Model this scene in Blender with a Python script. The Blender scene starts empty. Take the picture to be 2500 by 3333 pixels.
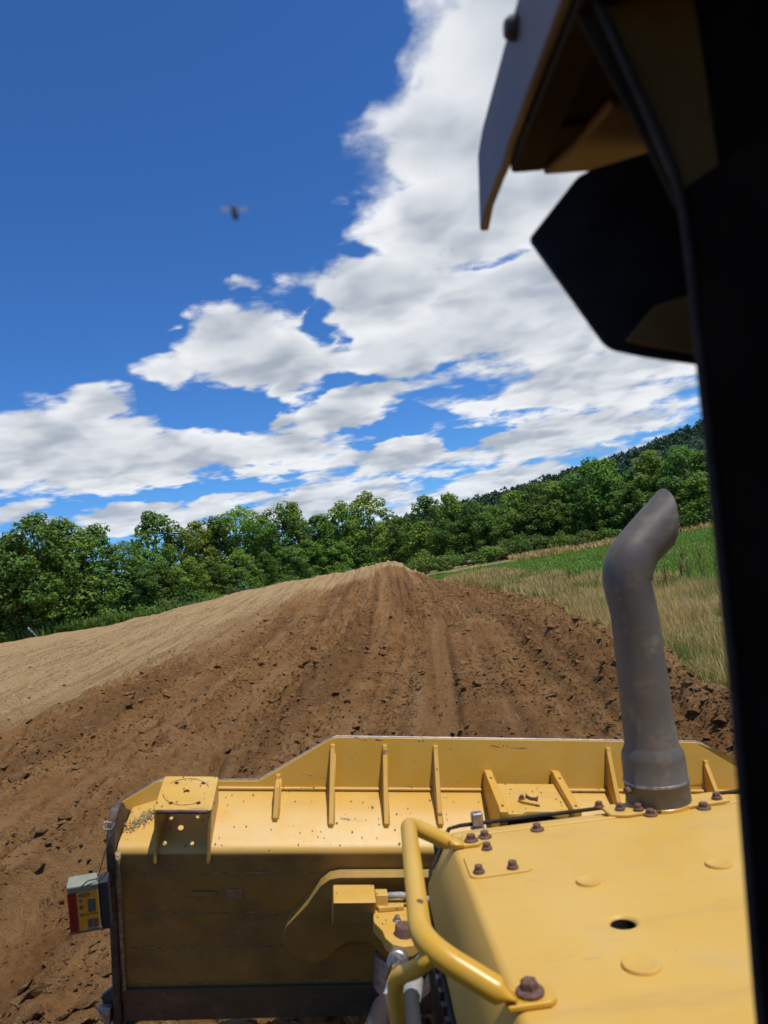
import bpy, bmesh, math, random
import numpy as np
from mathutils import Matrix, Vector, Euler

R = math.radians
random.seed(7)
rng = np.random.default_rng(11)
scene = bpy.context.scene
COL = scene.collection

# ------------------------------------------------------------------ camera
EYE = Vector((0.0, 0.0, 2.15))
cam_d = bpy.data.cameras.new('camera')
cam = bpy.data.objects.new('camera', cam_d)
COL.objects.link(cam)
cam_d.sensor_fit = 'HORIZONTAL'
cam_d.sensor_width = 36.0
cam_d.lens = 33.12
cam_d.clip_start = 0.02
cam_d.clip_end = 9000
cam_d.dof.use_dof = True
cam_d.dof.focus_distance = 9.0
cam_d.dof.aperture_fstop = 5.8
cam.matrix_world = (Matrix.Translation(EYE) @ Matrix.Rotation(R(-3.15), 4, 'Z')
                    @ Matrix.Rotation(R(94.1), 4, 'X') @ Matrix.Rotation(R(-9.0), 4, 'Z'))
scene.camera = cam
scene.cycles.use_adaptive_sampling = True
scene.cycles.adaptive_threshold = 0.02
scene.cycles.max_bounces = 6
scene.cycles.diffuse_bounces = 3
scene.cycles.glossy_bounces = 2
scene.cycles.transmission_bounces = 2
scene.cycles.transparent_max_bounces = 4
scene.cycles.caustics_reflective = False
scene.cycles.caustics_refractive = False
scene.render.resolution_x, scene.render.resolution_y = 768, 1024

# ------------------------------------------------------------------ light: high sun from the right, a little behind
SUN = Vector((0.325, -0.25, 0.905)).normalized()
SUN_EL = math.asin(SUN.z)
SUN_AZ = math.atan2(SUN.x, SUN.y)          # clockwise from +Y
sun_d = bpy.data.lights.new('sun', 'SUN')
sun_d.energy = 4.2
sun_d.angle = R(0.53)
sun_d.color = (1.0, 0.955, 0.88)
sun = bpy.data.objects.new('sun', sun_d)
COL.objects.link(sun)
sun.rotation_euler = SUN.to_track_quat('Z', 'Y').to_euler()
sun.location = (20, -20, 60)

scene.view_settings.view_transform = 'Standard'
scene.view_settings.look = 'None'
scene.view_settings.gamma = 1.0
scene.view_settings.use_curve_mapping = False
scene.view_settings.exposure = 0.0

# ------------------------------------------------------------------ node helper
class N:
    def __init__(s, tree): s.t = tree; s.n = tree.nodes; s.l = tree.links
    def __call__(s, typ, ins=None, **kw):
        nd = s.n.new(typ)
        for k, v in kw.items(): setattr(nd, k, v)
        if ins:
            for k, v in ins.items():
                sock = nd.inputs[k]
                if hasattr(v, 'is_output') or isinstance(v, bpy.types.NodeSocket): s.l.new(v, sock)
                else: sock.default_value = v
        return nd
    def math(s, op, a, b=0.0, c=None, clamp=False):
        nd = s.n.new('ShaderNodeMath'); nd.operation = op; nd.use_clamp = clamp
        for i, v in enumerate((a, b, c)):
            if v is None: continue
            if isinstance(v, bpy.types.NodeSocket): s.l.new(v, nd.inputs[i])
            else: nd.inputs[i].default_value = v
        return nd.outputs[0]
    def vm(s, op, a, b=None, scale=None):
        nd = s.n.new('ShaderNodeVectorMath'); nd.operation = op
        for i, v in enumerate((a, b)):
            if v is None: continue
            if isinstance(v, bpy.types.NodeSocket): s.l.new(v, nd.inputs[i])
            else: nd.inputs[i].default_value = v
        if scale is not None:
            if isinstance(scale, bpy.types.NodeSocket): s.l.new(scale, nd.inputs['Scale'])
            else: nd.inputs['Scale'].default_value = scale
        return nd.outputs['Value'] if op in ('LENGTH', 'DOT_PRODUCT', 'DISTANCE') else nd.outputs[0]
    def rng(s, v, a, b, c=0.0, d=1.0, mode='SMOOTHSTEP'):
        nd = s.n.new('ShaderNodeMapRange'); nd.interpolation_type = mode
        s.l.new(v, nd.inputs['Value'])
        for k, x in (('From Min', a), ('From Max', b), ('To Min', c), ('To Max', d)): nd.inputs[k].default_value = x
        return nd.outputs['Result']
    def mix(s, f, a, b, blend='MIX'):
        nd = s.n.new('ShaderNodeMix'); nd.data_type = 'RGBA'; nd.blend_type = blend
        for k, v in ((0, f), (6, a), (7, b)):
            if isinstance(v, bpy.types.NodeSocket): s.l.new(v, nd.inputs[k])
            else: nd.inputs[k].default_value = v if k == 0 else (tuple(v) + (1,))[:4]
        return nd.outputs[2]
    def noise(s, vec, scale, detail=4.0, rough=0.55, dist=0.0, lac=2.0, dims='3D'):
        nd = s.n.new('ShaderNodeTexNoise'); nd.noise_dimensions = dims
        s.l.new(vec, nd.inputs['Vector'])
        nd.inputs['Scale'].default_value = scale; nd.inputs['Detail'].default_value = detail
        nd.inputs['Roughness'].default_value = rough; nd.inputs['Distortion'].default_value = dist
        nd.inputs['Lacunarity'].default_value = lac
        return nd.outputs['Fac']

# ------------------------------------------------------------------ world: clear blue sky with a deck of fair weather cumulus
SKY_STRENGTH = 0.09
world = bpy.data.worlds.new('World')
scene.world = world
world.use_nodes = True
wt = world.node_tree
wt.nodes.clear()
w = N(wt)
sky = w('ShaderNodeTexSky', sky_type='NISHITA')
sky.sun_disc = False
sky.sun_elevation = SUN_EL
sky.sun_rotation = SUN_AZ
sky.altitude = 300
sky.air_density = 1.0
sky.dust_density = 0.1
sky.ozone_density = 3.0
tc = w('ShaderNodeTexCoord')
d = w.vm('NORMALIZE', tc.outputs['Generated'])
sep = w('ShaderNodeSeparateXYZ', {0: d})
zc = w.math('ADD', w.math('MAXIMUM', sep.outputs[2], 0.0), 0.17)
az = w.math('MULTIPLY', w.math('ARCTAN2', sep.outputs[0], sep.outputs[1]), 57.2958)
el = w.math('MULTIPLY', w.math('ARCSINE', sep.outputs[2]), 57.2958)
pl = w('ShaderNodeCombineXYZ', {0: w.math('DIVIDE', sep.outputs[0], zc), 1: w.math('DIVIDE', sep.outputs[1], zc), 2: 0.37}).outputs[0]
ae0 = w('ShaderNodeCombineXYZ', {0: az, 1: el, 2: 0.0}).outputs[0]
# ragged cloud banks: the bank coordinates are warped by noise so that no outline is smooth
wn = w('ShaderNodeTexNoise', {'Vector': pl, 'Scale': 3.4, 'Detail': 3.0, 'Roughness': 0.6}, noise_dimensions='2D')
warp = w.vm('MULTIPLY', w.vm('SUBTRACT', wn.outputs['Color'], (0.5, 0.5, 0.5)), (5.0, 3.4, 0.0))
ae = w.vm('ADD', ae0, warp)
BANKS = [(19.2,35.0,10.9,7.2,1.1),(11.8,30.6,8.8,4.4,1.15),(10.4,26.0,7.4,4.0,1.0),(18.5,26.4,11.6,6.8,1.1),(6.6,21.4,8.6,3.4,1.1),
         (19.4,18.5,15.2,6.2,1.15),(7.6,17.0,9.0,2.8,1.05),(20.3,11.8,11.6,2.9,.95),(-7.6,19.4,4.6,2.6,1.2),(-3.0,16.7,6.0,2.7,1.05),(-12.2,17.6,3.2,1.4,.85),
         (-17.4,14.9,2.2,1.9,.9),(-21.8,12.0,9.4,3.0,1.15),(-14.3,10.9,7.9,2.4,1.1),(-5.4,10.3,8.0,1.9,1.05),(.9,12.2,4.0,2.0,.95),
         (-3.6,12.6,2.2,1.3,.9),(3.8,13.7,3.4,1.4,.9),(6.4,8.3,8.8,1.5,.9),(17.4,7.8,11.8,2.0,.8),(-16.4,6.6,4.8,1.2,.95),
         (-10.2,6.0,3.1,1.0,.85),(-24.2,7.3,3.0,1.1,.95),(-2.9,5.6,9.2,1.6,.9),(16,4.5,14,1.6,.8),(3.4,28.2,1.6,.9,.4),
         (-15.0,34.0,22.0,12.5,-1.0),(-18.4,21.6,8.6,4.6,-.9),(-6.5,26.4,7.8,2.6,-.8),(-10.5,14.6,4.2,1.3,-.8),(2.6,17.9,1.5,.9,-.6),(-1.2,21.6,2.0,1.4,-.8),(4.6,24.6,2.2,.9,-.6),(2.6,37.9,7.0,6.0,-.9),(-7.7,14.0,5.9,1.5,-.75),
         (4.6,10.7,4.1,1.2,-.75),(-11.1,8.0,8.4,.8,-.6),(9.8,9.2,3.2,.8,-.55),(15.0,21.6,4.6,.55,-.6),(.4,19.6,1.5,1.9,-.75),(1.5,14.9,4.2,1.1,-.75),(14,10.0,5,.7,-.5),(10.5,14.6,4.5,.7,-.45)]
def banks(vec):
    pos = neg = None
    for a, e, ra, re, wgt in BANKS:
        v = w.vm('MULTIPLY', w.vm('SUBTRACT', vec, (a, e, 0)), (1 / ra, 1 / re, 0))
        m = w.rng(w.vm('LENGTH', v), 0.2, 1.35, abs(wgt), 0.0, 'LINEAR')
        if wgt > 0: pos = m if pos is None else w.math('MAXIMUM', pos, m)
        else: neg = m if neg is None else w.math('MAXIMUM', neg, m)
    net = w.math('SUBTRACT', pos, w.math('MULTIPLY', neg, 0.9))
    for a, e, ra, re, wgt in ((-5.4, 23.2, 2.8, 1.1, .34), (-11.6, 20.6, 1.6, .8, .4)):      # stray wisps in the clear part
        v = w.vm('MULTIPLY', w.vm('SUBTRACT', vec, (a, e, 0)), (1 / ra, 1 / re, 0))
        net = w.math('MAXIMUM', net, w.rng(w.vm('LENGTH', v), 0.1, 1.5, wgt, -1.0, 'LINEAR'))
    return net
# beyond the banks a thinner unseen cover, set for its ambient light
low = w.rng(w.noise(pl, 0.55, 3.0, 0.5, dims='2D'), 0.44, 0.69, -0.4, 0.5)
infr = w.rng(w.vm('LENGTH', w.vm('MULTIPLY', w.vm('SUBTRACT', ae0, (2.0, 20.0, 0)), (1 / 34.0, 1 / 30.0, 0))), 0.78, 1.25, 1.0, 0.0)
G = banks(ae)
G = w.math('ADD', w.math('MULTIPLY', G, infr), w.math('MULTIPLY', low, w.math('SUBTRACT', 1.0, infr)))
def puffs(p, det, vd):
    n1 = w.noise(p, 2.7, det, 0.57, 0.0, dims='2D')
    vo = w('ShaderNodeTexVoronoi', {'Vector': w.vm('ADD', p, w.vm('SCALE', wn.outputs['Color'], scale=0.20)), 'Scale': 6.4, 'Detail': vd, 'Roughness': 0.55}, feature='F1', voronoi_dimensions='2D', normalize=True)
    n2 = w.math('SUBTRACT', 1.0, vo.outputs['Distance'])
    return w.math('ADD', w.math('MULTIPLY', w.math('SUBTRACT', n1, 0.5), 1.55), w.math('MULTIPLY', w.math('SUBTRACT', n2, 0.55), 0.80))
T0 = puffs(pl, 8.0, 3.0)
Ta = puffs(pl, 3.0, 1.0)
Tb = puffs(w.vm('ADD', w.vm('SCALE', pl, scale=0.915), (0.035, 0.0, 0.0)), 2.0, 1.0)
D0 = w.math('ADD', G, T0)
alpha = w.rng(D0, 0.18, 0.62)
lit = w.rng(w.math('ADD', w.math('MULTIPLY', w.math('SUBTRACT', Ta, Tb), 0.8), w.math('MULTIPLY', w.math('SUBTRACT', T0, Ta), 0.35)), -0.42, 0.32)
thick = w.rng(D0, 0.40, 1.35)
bright = w.math('MULTIPLY', w.math('ADD', w.math('MULTIPLY', lit, 0.68), 0.34), w.math('SUBTRACT', 1.0, w.math('MULTIPLY', thick, 0.30)))
S = 1.0 / SKY_STRENGTH
ccol = w.mix(bright, (0.19 * S, 0.26 * S, 0.36 * S), (0.90 * S, 0.92 * S, 0.95 * S))
# slightly deeper, cleaner blue, as seen away from the sun
sg = w.mix(1.0, sky.outputs[0], (0.44, 0.90, 1.48), 'MULTIPLY')
hz = w.rng(el, -1.0, 10.0, 0.85, 1.0)
out = w.mix(w.math('MULTIPLY', alpha, hz), sg, ccol)
bg = w('ShaderNodeBackground', {'Color': out, 'Strength': SKY_STRENGTH})
wo = w('ShaderNodeOutputWorld', {'Surface': bg.outputs[0]})
world.cycles.sampling_method = 'MANUAL'
world.cycles.sample_map_resolution = 512

# ------------------------------------------------------------------ materials
def new_mat(name):
    m = bpy.data.materials.new(name); m.use_nodes = True
    t = m.node_tree; t.nodes.clear()
    n = N(t)
    p = n('ShaderNodeBsdfPrincipled'); o = n('ShaderNodeOutputMaterial')
    t.links.new(p.outputs[0], o.inputs[0])
    return m, n, p
def plain(name, col, rough=0.5, metal=0.0, var=0.25, scale=25.0, bump=0.0, spec=0.5):
    m, n, p = new_mat(name)
    tcn = n('ShaderNodeTexCoord'); v = tcn.outputs['Object']
    f = n.noise(v, scale, 5.0, 0.6)
    dark = tuple(c * (1 - var) for c in col); lite = tuple(min(1, c * (1 + var)) for c in col)
    n.l.new(n.mix(n.rng(f, 0.3, 0.7), dark, lite), p.inputs['Base Color'])
    n.l.new(n.rng(f, 0.2, 0.8, max(0, rough - .1), min(1, rough + .12), 'LINEAR'), p.inputs['Roughness'])
    p.inputs['Metallic'].default_value = metal
    p.inputs['Specular IOR Level'].default_value = spec
    if bump:
        b = n('ShaderNodeBump', {'Height': f, 'Strength': bump, 'Distance': 0.01}); n.l.new(b.outputs[0], p.inputs['Normal'])
    return m
def paint(name, base, faded, chips=0.5, dust=0.3, rough=0.4, dirt=None, scratch=0.4, cscale=55.0, lo=0.42, hi=0.7, bump=0.10):
    """machine enamel: faded patches, dust, chips down to rusty steel and a few long scratches"""
    m, n, p = new_mat(name)
    v = n('ShaderNodeTexCoord').outputs['Object']
    big = n.noise(v, 3.0, 6.0, 0.62); fine = n.noise(v, 38.0, 4.0, 0.6)
    c = n.mix(n.rng(big, 0.32, 0.68), base, faded)
    c = n.mix(n.math('MULTIPLY', n.rng(n.noise(v, 9.0, 6.0, 0.7), 0.5, 0.78), dust), c, (0.50, 0.38, 0.22))
    smear = n.noise(n.vm('MULTIPLY', v, (3.0, 14.0, 9.0)), 1.0, 6.0, 0.7, 0.4)
    c = n.mix(n.math('MULTIPLY', n.rng(smear, 0.50, 0.70), 0.10 + dust * .35), c, (0.30, 0.20, 0.10))
    if dirt:
        c = n.mix(n.math('MULTIPLY', n.rng(n.noise(v, 5.0, 8.0, 0.7), lo, hi), dirt), c, (0.095, 0.062, 0.035))
    wv = n.vm('ADD', v, n.vm('SCALE', n('ShaderNodeTexNoise', {'Vector': v, 'Scale': 60.0}).outputs['Color'], scale=0.012))
    vo = n('ShaderNodeTexVoronoi', {'Vector': n.vm('MULTIPLY', wv, (1.0, 0.55, 0.55)), 'Scale': cscale})
    hs = n('ShaderNodeSeparateXYZ', {0: vo.outputs['Color']})
    size = n.rng(hs.outputs[0], 0.35, 1.0, 0.0, 0.30 * chips + .04)
    chip = n.rng(n.math('SUBTRACT', size, vo.outputs['Distance']), 0.0, 0.03)
    keep = n.rng(n.math('ADD', hs.outputs[1], n.math('MULTIPLY', big, 0.5)), 1.18 - .42 * chips, 1.22 - .42 * chips)
    chip = n.math('MULTIPLY', chip, keep)
    sc = n.noise(n.vm('MULTIPLY', v, (5.0, 38.0, 38.0)), 1.0, 3.0, 0.6, 0.8)
    scm = n.math('MULTIPLY', n.rng(sc, 0.725 - .06 * scratch, 0.75 - .06 * scratch), scratch)
    bad = n.math('MAXIMUM', chip, scm)
    c = n.mix(bad, c, (0.105, 0.055, 0.036))
    n.l.new(c, p.inputs['Base Color'])
    ro = n.math('ADD', n.rng(fine, 0.25, 0.75, rough - 0.02, rough + 0.04, 'LINEAR'), n.math('MULTIPLY', bad, 0.3))
    n.l.new(ro, p.inputs['Roughness'])
    h = n.math('ADD', n.math('MULTIPLY', bad, -0.6), n.math('MULTIPLY', fine, 0.10))
    b = n('ShaderNodeBump', {'Height': h, 'Strength': bump, 'Distance': 0.003}); n.l.new(b.outputs[0], p.inputs['Normal'])
    return m
YEL = (0.60, 0.33, 0.035); YELF = (0.66, 0.42, 0.095)
M = {}
M['hood'] = paint('hood_paint', (0.575, 0.342, 0.060), (0.60, 0.375, 0.082), 0.16, 0.26, 0.50, scratch=0.35)
M['handle'] = paint('handle_paint', (0.56, 0.305, 0.018), (0.60, 0.36, 0.05), 0.55, 0.2, 0.33, scratch=0.5, cscale=26)
M['blade'] = paint('blade_paint', (0.55, 0.305, 0.040), (0.585, 0.36, 0.085), 0.95, 0.35, 0.46, scratch=0.5, cscale=80)
M['back'] = paint('blade_back_dirt_shade', (0.345, 0.203, 0.033), (0.30, 0.182, 0.044), 0.35, 0.25, 0.6, dirt=0.58, scratch=0.4)  # dirt over a base darkened to carry the rear wall's shade
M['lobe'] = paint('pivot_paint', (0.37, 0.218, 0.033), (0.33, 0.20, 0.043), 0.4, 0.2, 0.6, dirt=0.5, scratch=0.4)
M['guard'] = paint('guard_paint', (0.56, 0.295, 0.028), (0.58, 0.33, 0.05), 0.5, 0.2, 0.42, scratch=0.85)
M['seam'] = plain('dusty_weld', (0.30, 0.19, 0.065), 0.9, 0, 0.35, 40, 0.3, 0.1)
M['edge'] = paint('cutting_edge_steel', (0.13, 0.088, 0.038), (0.09, 0.062, 0.034), 0.6, 0.3, 0.7, dirt=0.7)
M['rust'] = plain('rusty_bolt', (0.14, 0.072, 0.05), 0.7, 0.1, 0.35, 120, 0.4)
M['steel'] = plain('bare_steel', (0.30, 0.28, 0.27), 0.45, 0.8, 0.3, 60, 0.1)
M['wornplate'] = plain('worn_dark_plate', (0.085, 0.06, 0.045), 0.6, 0.3, 0.5, 22, 0.5)
M['rod'] = plain('chrome_rod', (0.75, 0.75, 0.76), 0.12, 1.0, 0.05, 10)
M['rubber'] = plain('black_rubber', (0.035, 0.035, 0.037), 0.6, 0, 0.3, 40, 0.1)
M['seal'] = plain('grey_seal', (0.034, 0.029, 0.024), 0.7, 0, 0.25, 40, 0, 0.12)
M['stack'] = paint('exhaust_steel', (0.082, 0.072, 0.060), (0.104, 0.091, 0.076), 0.35, 0.35, 0.5, dirt=0.25, scratch=0.3, cscale=30)
M['hose'] = plain('grey_hose', (0.30, 0.31, 0.29), 0.55, 0, 0.25, 60)
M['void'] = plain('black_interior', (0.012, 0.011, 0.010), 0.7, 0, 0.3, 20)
M['cab'] = plain('black_cab_trim', (0.006, 0.0045, 0.0035), 0.9, 0, 0.4, 12, 0, 0.04)
M['cabyellow'] = plain('cab_shaded_enamel', (0.17, 0.105, 0.028), 0.5, 0, 0.12, 8)  # yellow enamel with the cab's shade put into its colour
M['cabbrown'] = plain('roof_liner', (0.040, 0.029, 0.016), 0.8, 0, 0.25, 8, 0, 0.1)
M['fascia'] = plain('grey_fascia', (0.17, 0.145, 0.145), 0.5, 0.1, 0.1, 12)
M['mirror'] = plain('mirror_shell', (0.012, 0.012, 0.013), 0.45, 0, 0.3, 20)
M['glass'] = plain('mirror_glass', (0.3, 0.27, 0.2), 0.05, 1.0, 0.05, 5)
M['mud'] = plain('dried_mud', (0.40, 0.30, 0.15), 0.95, 0, 0.4, 60, 1.0)
M['rgrey'] = plain('receiver_case', (0.22, 0.23, 0.17), 0.5, 0, 0.1, 30)
M['rdark'] = plain('receiver_mount', (0.020, 0.021, 0.024), 0.75, 0, 0.2, 30)
M['ryel'] = plain('receiver_face', (0.70, 0.33, 0.015), 0.4, 0, 0.06, 30)
M['rred'] = plain('receiver_red_window', (0.20, 0.008, 0.012), 0.15, 0, 0.2, 30)
M['rlcd'] = plain('receiver_display', (0.075, 0.09, 0.085), 0.2, 0, 0.1, 30)
M['rbtn'] = plain('receiver_button', (0.14, 0.09, 0.07), 0.5, 0, 0.1, 30)
M['ink'] = plain('black_print', (0.02, 0.017, 0.015), 0.6, 0, 0.1, 30)
M['white'] = plain('white_wood', (0.75, 0.74, 0.70), 0.6, 0, 0.1, 10)
M['bark'] = plain('bark', (0.10, 0.075, 0.055), 0.9, 0, 0.4, 6, 0.6)
M['insect'] = plain('insect_body', (0.015, 0.011, 0.010), 0.5, 0, 0.3, 300)
m, n, p = new_mat('insect_wing')
p.inputs['Base Color'].default_value = (0.55, 0.52, 0.5, 1); p.inputs['Alpha'].default_value = 0.38; p.inputs['Roughness'].default_value = 0.3
M['wing'] = m

def leaf_mat(name, a, b, c, trans=0.35, scale=0.5, rand=True):
    m = bpy.data.materials.new(name); m.use_nodes = True; t = m.node_tree; t.nodes.clear(); n = N(t)
    geo = n('ShaderNodeNewGeometry')
    f = n.noise(geo.outputs['Position'], scale, 3.0, 0.6)
    col = n.mix(n.rng(f, 0.35, 0.65), a, b)
    r = geo.outputs['Random Per Island']
    col = n.mix(n.rng(r, 0.55, 1.0, 0, 0.8, 'LINEAR'), col, c)
    if rand:
        oi = n('ShaderNodeObjectInfo')
        h = n('ShaderNodeHueSaturation', {'Color': col, 'Hue': n.rng(oi.outputs['Random'], 0, 1, 0.474, 0.512, 'LINEAR'), 'Value': n.rng(n.math('FRACT', n.math('MULTIPLY', oi.outputs['Random'], 7.31)), 0, 1, 0.68, 1.25, 'LINEAR')})
        col = h.outputs[0]
    pr = n('ShaderNodeBsdfPrincipled', {'Base Color': col, 'Roughness': 0.55})
    pr.inputs['Specular IOR Level'].default_value = 0.25
    tr = n('ShaderNodeBsdfTranslucent', {'Color': n.mix(0.5, col, (0.14, 0.20, 0.02))})
    mx = n('ShaderNodeMixShader', {0: trans, 1: pr.outputs[0], 2: tr.outputs[0]})
    n('ShaderNodeOutputMaterial', {'Surface': mx.outputs[0]})
    return m
M['leaf'] = leaf_mat('leaf_green', (0.135, 0.255, 0.036), (0.20, 0.345, 0.05), (0.28, 0.43, 0.08), 0.48)
M['leafdark'] = leaf_mat('leaf_dark', (0.090, 0.195, 0.036), (0.135, 0.26, 0.046), (0.20, 0.34, 0.066), 0.46)
M['leafyel'] = leaf_mat('leaf_yellowish', (0.175, 0.245, 0.026), (0.22, 0.31, 0.036), (0.27, 0.36, 0.06), 0.45)
M['bush'] = leaf_mat('bush_leaf', (0.095, 0.165, 0.032), (0.145, 0.22, 0.05), (0.195, 0.27, 0.08))
M['forest'] = leaf_mat('forest_leaf', (0.024, 0.062, 0.030), (0.036, 0.082, 0.036), (0.048, 0.10, 0.044), 0.12, 0.03, False)
M['drygrass'] = leaf_mat('dry_grass_blade', (0.56, 0.39, 0.15), (0.44, 0.31, 0.10), (0.64, 0.49, 0.24), 0.3, 0.6, False)
M['greengrass'] = leaf_mat('green_grass_blade', (0.075, 0.165, 0.022), (0.12, 0.20, 0.035), (0.20, 0.24, 0.07), 0.35, 0.4, False)
M['meadow'] = leaf_mat('meadow_blade', (0.11, 0.24, 0.026), (0.15, 0.29, 0.036), (0.22, 0.33, 0.065), 0.35, 0.2, False)
M['weed'] = leaf_mat('dock_seed', (0.10, 0.042, 0.022), (0.14, 0.06, 0.03), (0.17, 0.08, 0.04), 0.1, 4.0, False)
M['straw'] = leaf_mat('straw', (0.40, 0.31, 0.15), (0.30, 0.26, 0.10), (0.50, 0.42, 0.24), 0.2, 1.0, False)

# soil: colour follows how dry the earth is, stored on the sheet as 'dry' and 'turf'
def soil_mat(name, sheet=True):
    m, n, p = new_mat(name)
    geo = n('ShaderNodeNewGeometry'); v = geo.outputs['Position']
    if sheet:
        turf = n('ShaderNodeAttribute', attribute_name='turf').outputs['Fac']
    f1 = n.noise(v, 1.3, 6.0, 0.62); f2 = n.noise(v, 14.0, 6.0, 0.65); f3 = n.noise(v, 70.0, 4.0, 0.7)
    lane = n('ShaderNodeAttribute', attribute_name='lane').outputs['Fac']
    sy = n('ShaderNodeSeparateXYZ', {0: v})
    lv = n('ShaderNodeCombineXYZ', {0: lane, 1: n.math('MULTIPLY', sy.outputs[1], 0.05), 2: 0.0}).outputs[0]
    st = n.noise(lv, 3.6, 5.0, 0.62); st2 = n.noise(lv, 1.1, 3.0, 0.5)
    wet = n.mix(n.rng(f2, 0.3, 0.7), (0.180, 0.086, 0.028), (0.280, 0.140, 0.047))
    wet = n.mix(n.rng(f1, 0.45, 0.75), wet, (0.325, 0.178, 0.066))
    wet = n.mix(n.rng(st, 0.50, 0.68, 0, 0.75), wet, (0.32, 0.185, 0.080))
    wet = n.mix(n.rng(st2, 0.54, 0.40, 0, 0.55), wet, (0.120, 0.057, 0.019))
    dryc = n.mix(n.rng(f2, 0.3, 0.7), (0.34, 0.222, 0.098), (0.48, 0.33, 0.160))
    dryc = n.mix(n.rng(st, 0.46, 0.64, 0, 0.85), dryc, (0.27, 0.165, 0.07))
    if sheet: wet = n.mix(n.math('MULTIPLY', n('ShaderNodeAttribute', attribute_name='track').outputs['Fac'], 0.5), wet, (0.34, 0.20, 0.085))
    dry = n('ShaderNodeAttribute', attribute_name='dry').outputs['Fac']
    if sheet:
        k = n.rng(n.math('ADD', dry, n.math('MULTIPLY', n.math('SUBTRACT', n.noise(v, 2.2, 6.0, 0.7), 0.5), 0.7)), 0.2, 0.9)
        c = n.mix(k, wet, dryc)
        tc_ = n.mix(n.rng(f1, 0.40, 0.60), (0.15, 0.15, 0.050), (0.33, 0.25, 0.115))
        c = n.mix(turf, c, tc_)
    else:
        oi = geo.outputs['Random Per Island']
        c = n.mix(n.math('ADD', n.math('MULTIPLY', oi, 0.35), n.math('MULTIPLY', dry, 0.6)), wet, dryc)
    c = n.mix(n.rng(f3, 0.58, 0.70, 0, 0.6), c, (0.075, 0.042, 0.018))
    n.l.new(c, p.inputs['Base Color'])
    p.inputs['Roughness'].default_value = 0.95
    p.inputs['Specular IOR Level'].default_value = 0.15
    h = n.math('ADD', n.math('MULTIPLY', f2, 0.085), n.math('MULTIPLY', f3, 0.042))
    b = n('ShaderNodeBump', {'Height': h, 'Strength': 0.9, 'Distance': 1.0}); n.l.new(b.outputs[0], p.inputs['Normal'])
    return m
M['soil'] = soil_mat('soil', True)
M['clod'] = soil_mat('soil_clod', False)

# ------------------------------------------------------------------ mesh helpers
class MB:
    def __init__(s, off=(0, 0, 0)): s.v = []; s.f = []; s.off = Vector(off)
    def add(s, vs, fs, mat=None):
        k = len(s.v)
        for q in vs:
            q = Vector(q)
            if mat is not None: q = mat @ q
            s.v.append(q)
        s.f += [tuple(i + k for i in fc) for fc in fs]
        return s
    def box(s, c, size, mat=None):
        x, y, z = c; a, b, e = (t / 2 for t in size)
        vs = [(x + i * a, y + j * b, z + k * e) for k in (-1, 1) for j in (-1, 1) for i in (-1, 1)]
        return s.add(vs, [(0, 2, 3, 1), (4, 5, 7, 6), (0, 1, 5, 4), (2, 6, 7, 3), (0, 4, 6, 2), (1, 3, 7, 5)], mat)
    def prism(s, pts, fn, w0, w1, mat=None):
        n = len(pts)
        vs = [fn(u, v, w0) for u, v in pts] + [fn(u, v, w1) for u, v in pts]
        fs = [tuple(range(n - 1, -1, -1)), tuple(range(n, 2 * n))] + [(i, (i + 1) % n, n + (i + 1) % n, n + i) for i in range(n)]
        return s.add(vs, fs, mat)
    def tube(s, path, rad, n=14, caps=True):
        P = [Vector(q) for q in path]; k = len(P)
        if not hasattr(rad, '__len__'): rad = [rad] * k
        tang = [(P[min(i + 1, k - 1)] - P[max(i - 1, 0)]).normalized() for i in range(k)]
        ref = Vector((0, 0, 1)) if abs(tang[0].z) < 0.9 else Vector((0, 1, 0))
        u = tang[0].cross(ref).normalized(); vs = []
        for i in range(k):
            u = (u - tang[i] * u.dot(tang[i])).normalized(); vv = tang[i].cross(u)
            r = rad[i]; ru, rv = (r if isinstance(r, tuple) else (r, r))
            for j in range(n):
                a = 2 * math.pi * j / n
                vs.append(P[i] + u * math.cos(a) * ru + vv * math.sin(a) * rv)
        fs = [(i * n + j, i * n + (j + 1) % n, (i + 1) * n + (j + 1) % n, (i + 1) * n + j) for i in range(k - 1) for j in range(n)]
        if caps: fs += [tuple(range(n - 1, -1, -1)), tuple((k - 1) * n + j for j in range(n))]
        return s.add(vs, fs)
    def lathe(s, prof, n=24, mat=None):
        k = len(prof); vs = [(r * math.cos(2 * math.pi * j / n), r * math.sin(2 * math.pi * j / n), z) for r, z in prof for j in range(n)]
        fs = [(i * n + j, i * n + (j + 1) % n, (i + 1) * n + (j + 1) % n, (i + 1) * n + j) for i in range(k - 1) for j in range(n)]
        fs += [tuple(range(n - 1, -1, -1)), tuple((k - 1) * n + j for j in range(n))]
        return s.add(vs, fs, mat)
    def mesh(s, name, smooth=False):
        me = bpy.data.meshes.new(name)
        me.from_pydata([tuple(q - s.off) for q in s.v], [], s.f)
        bm = bmesh.new(); bm.from_mesh(me); bmesh.ops.recalc_face_normals(bm, faces=bm.faces); bm.to_mesh(me); bm.free()
        if smooth:
            me.polygons.foreach_set('use_smooth', [True] * len(me.polygons))
        return me
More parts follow.
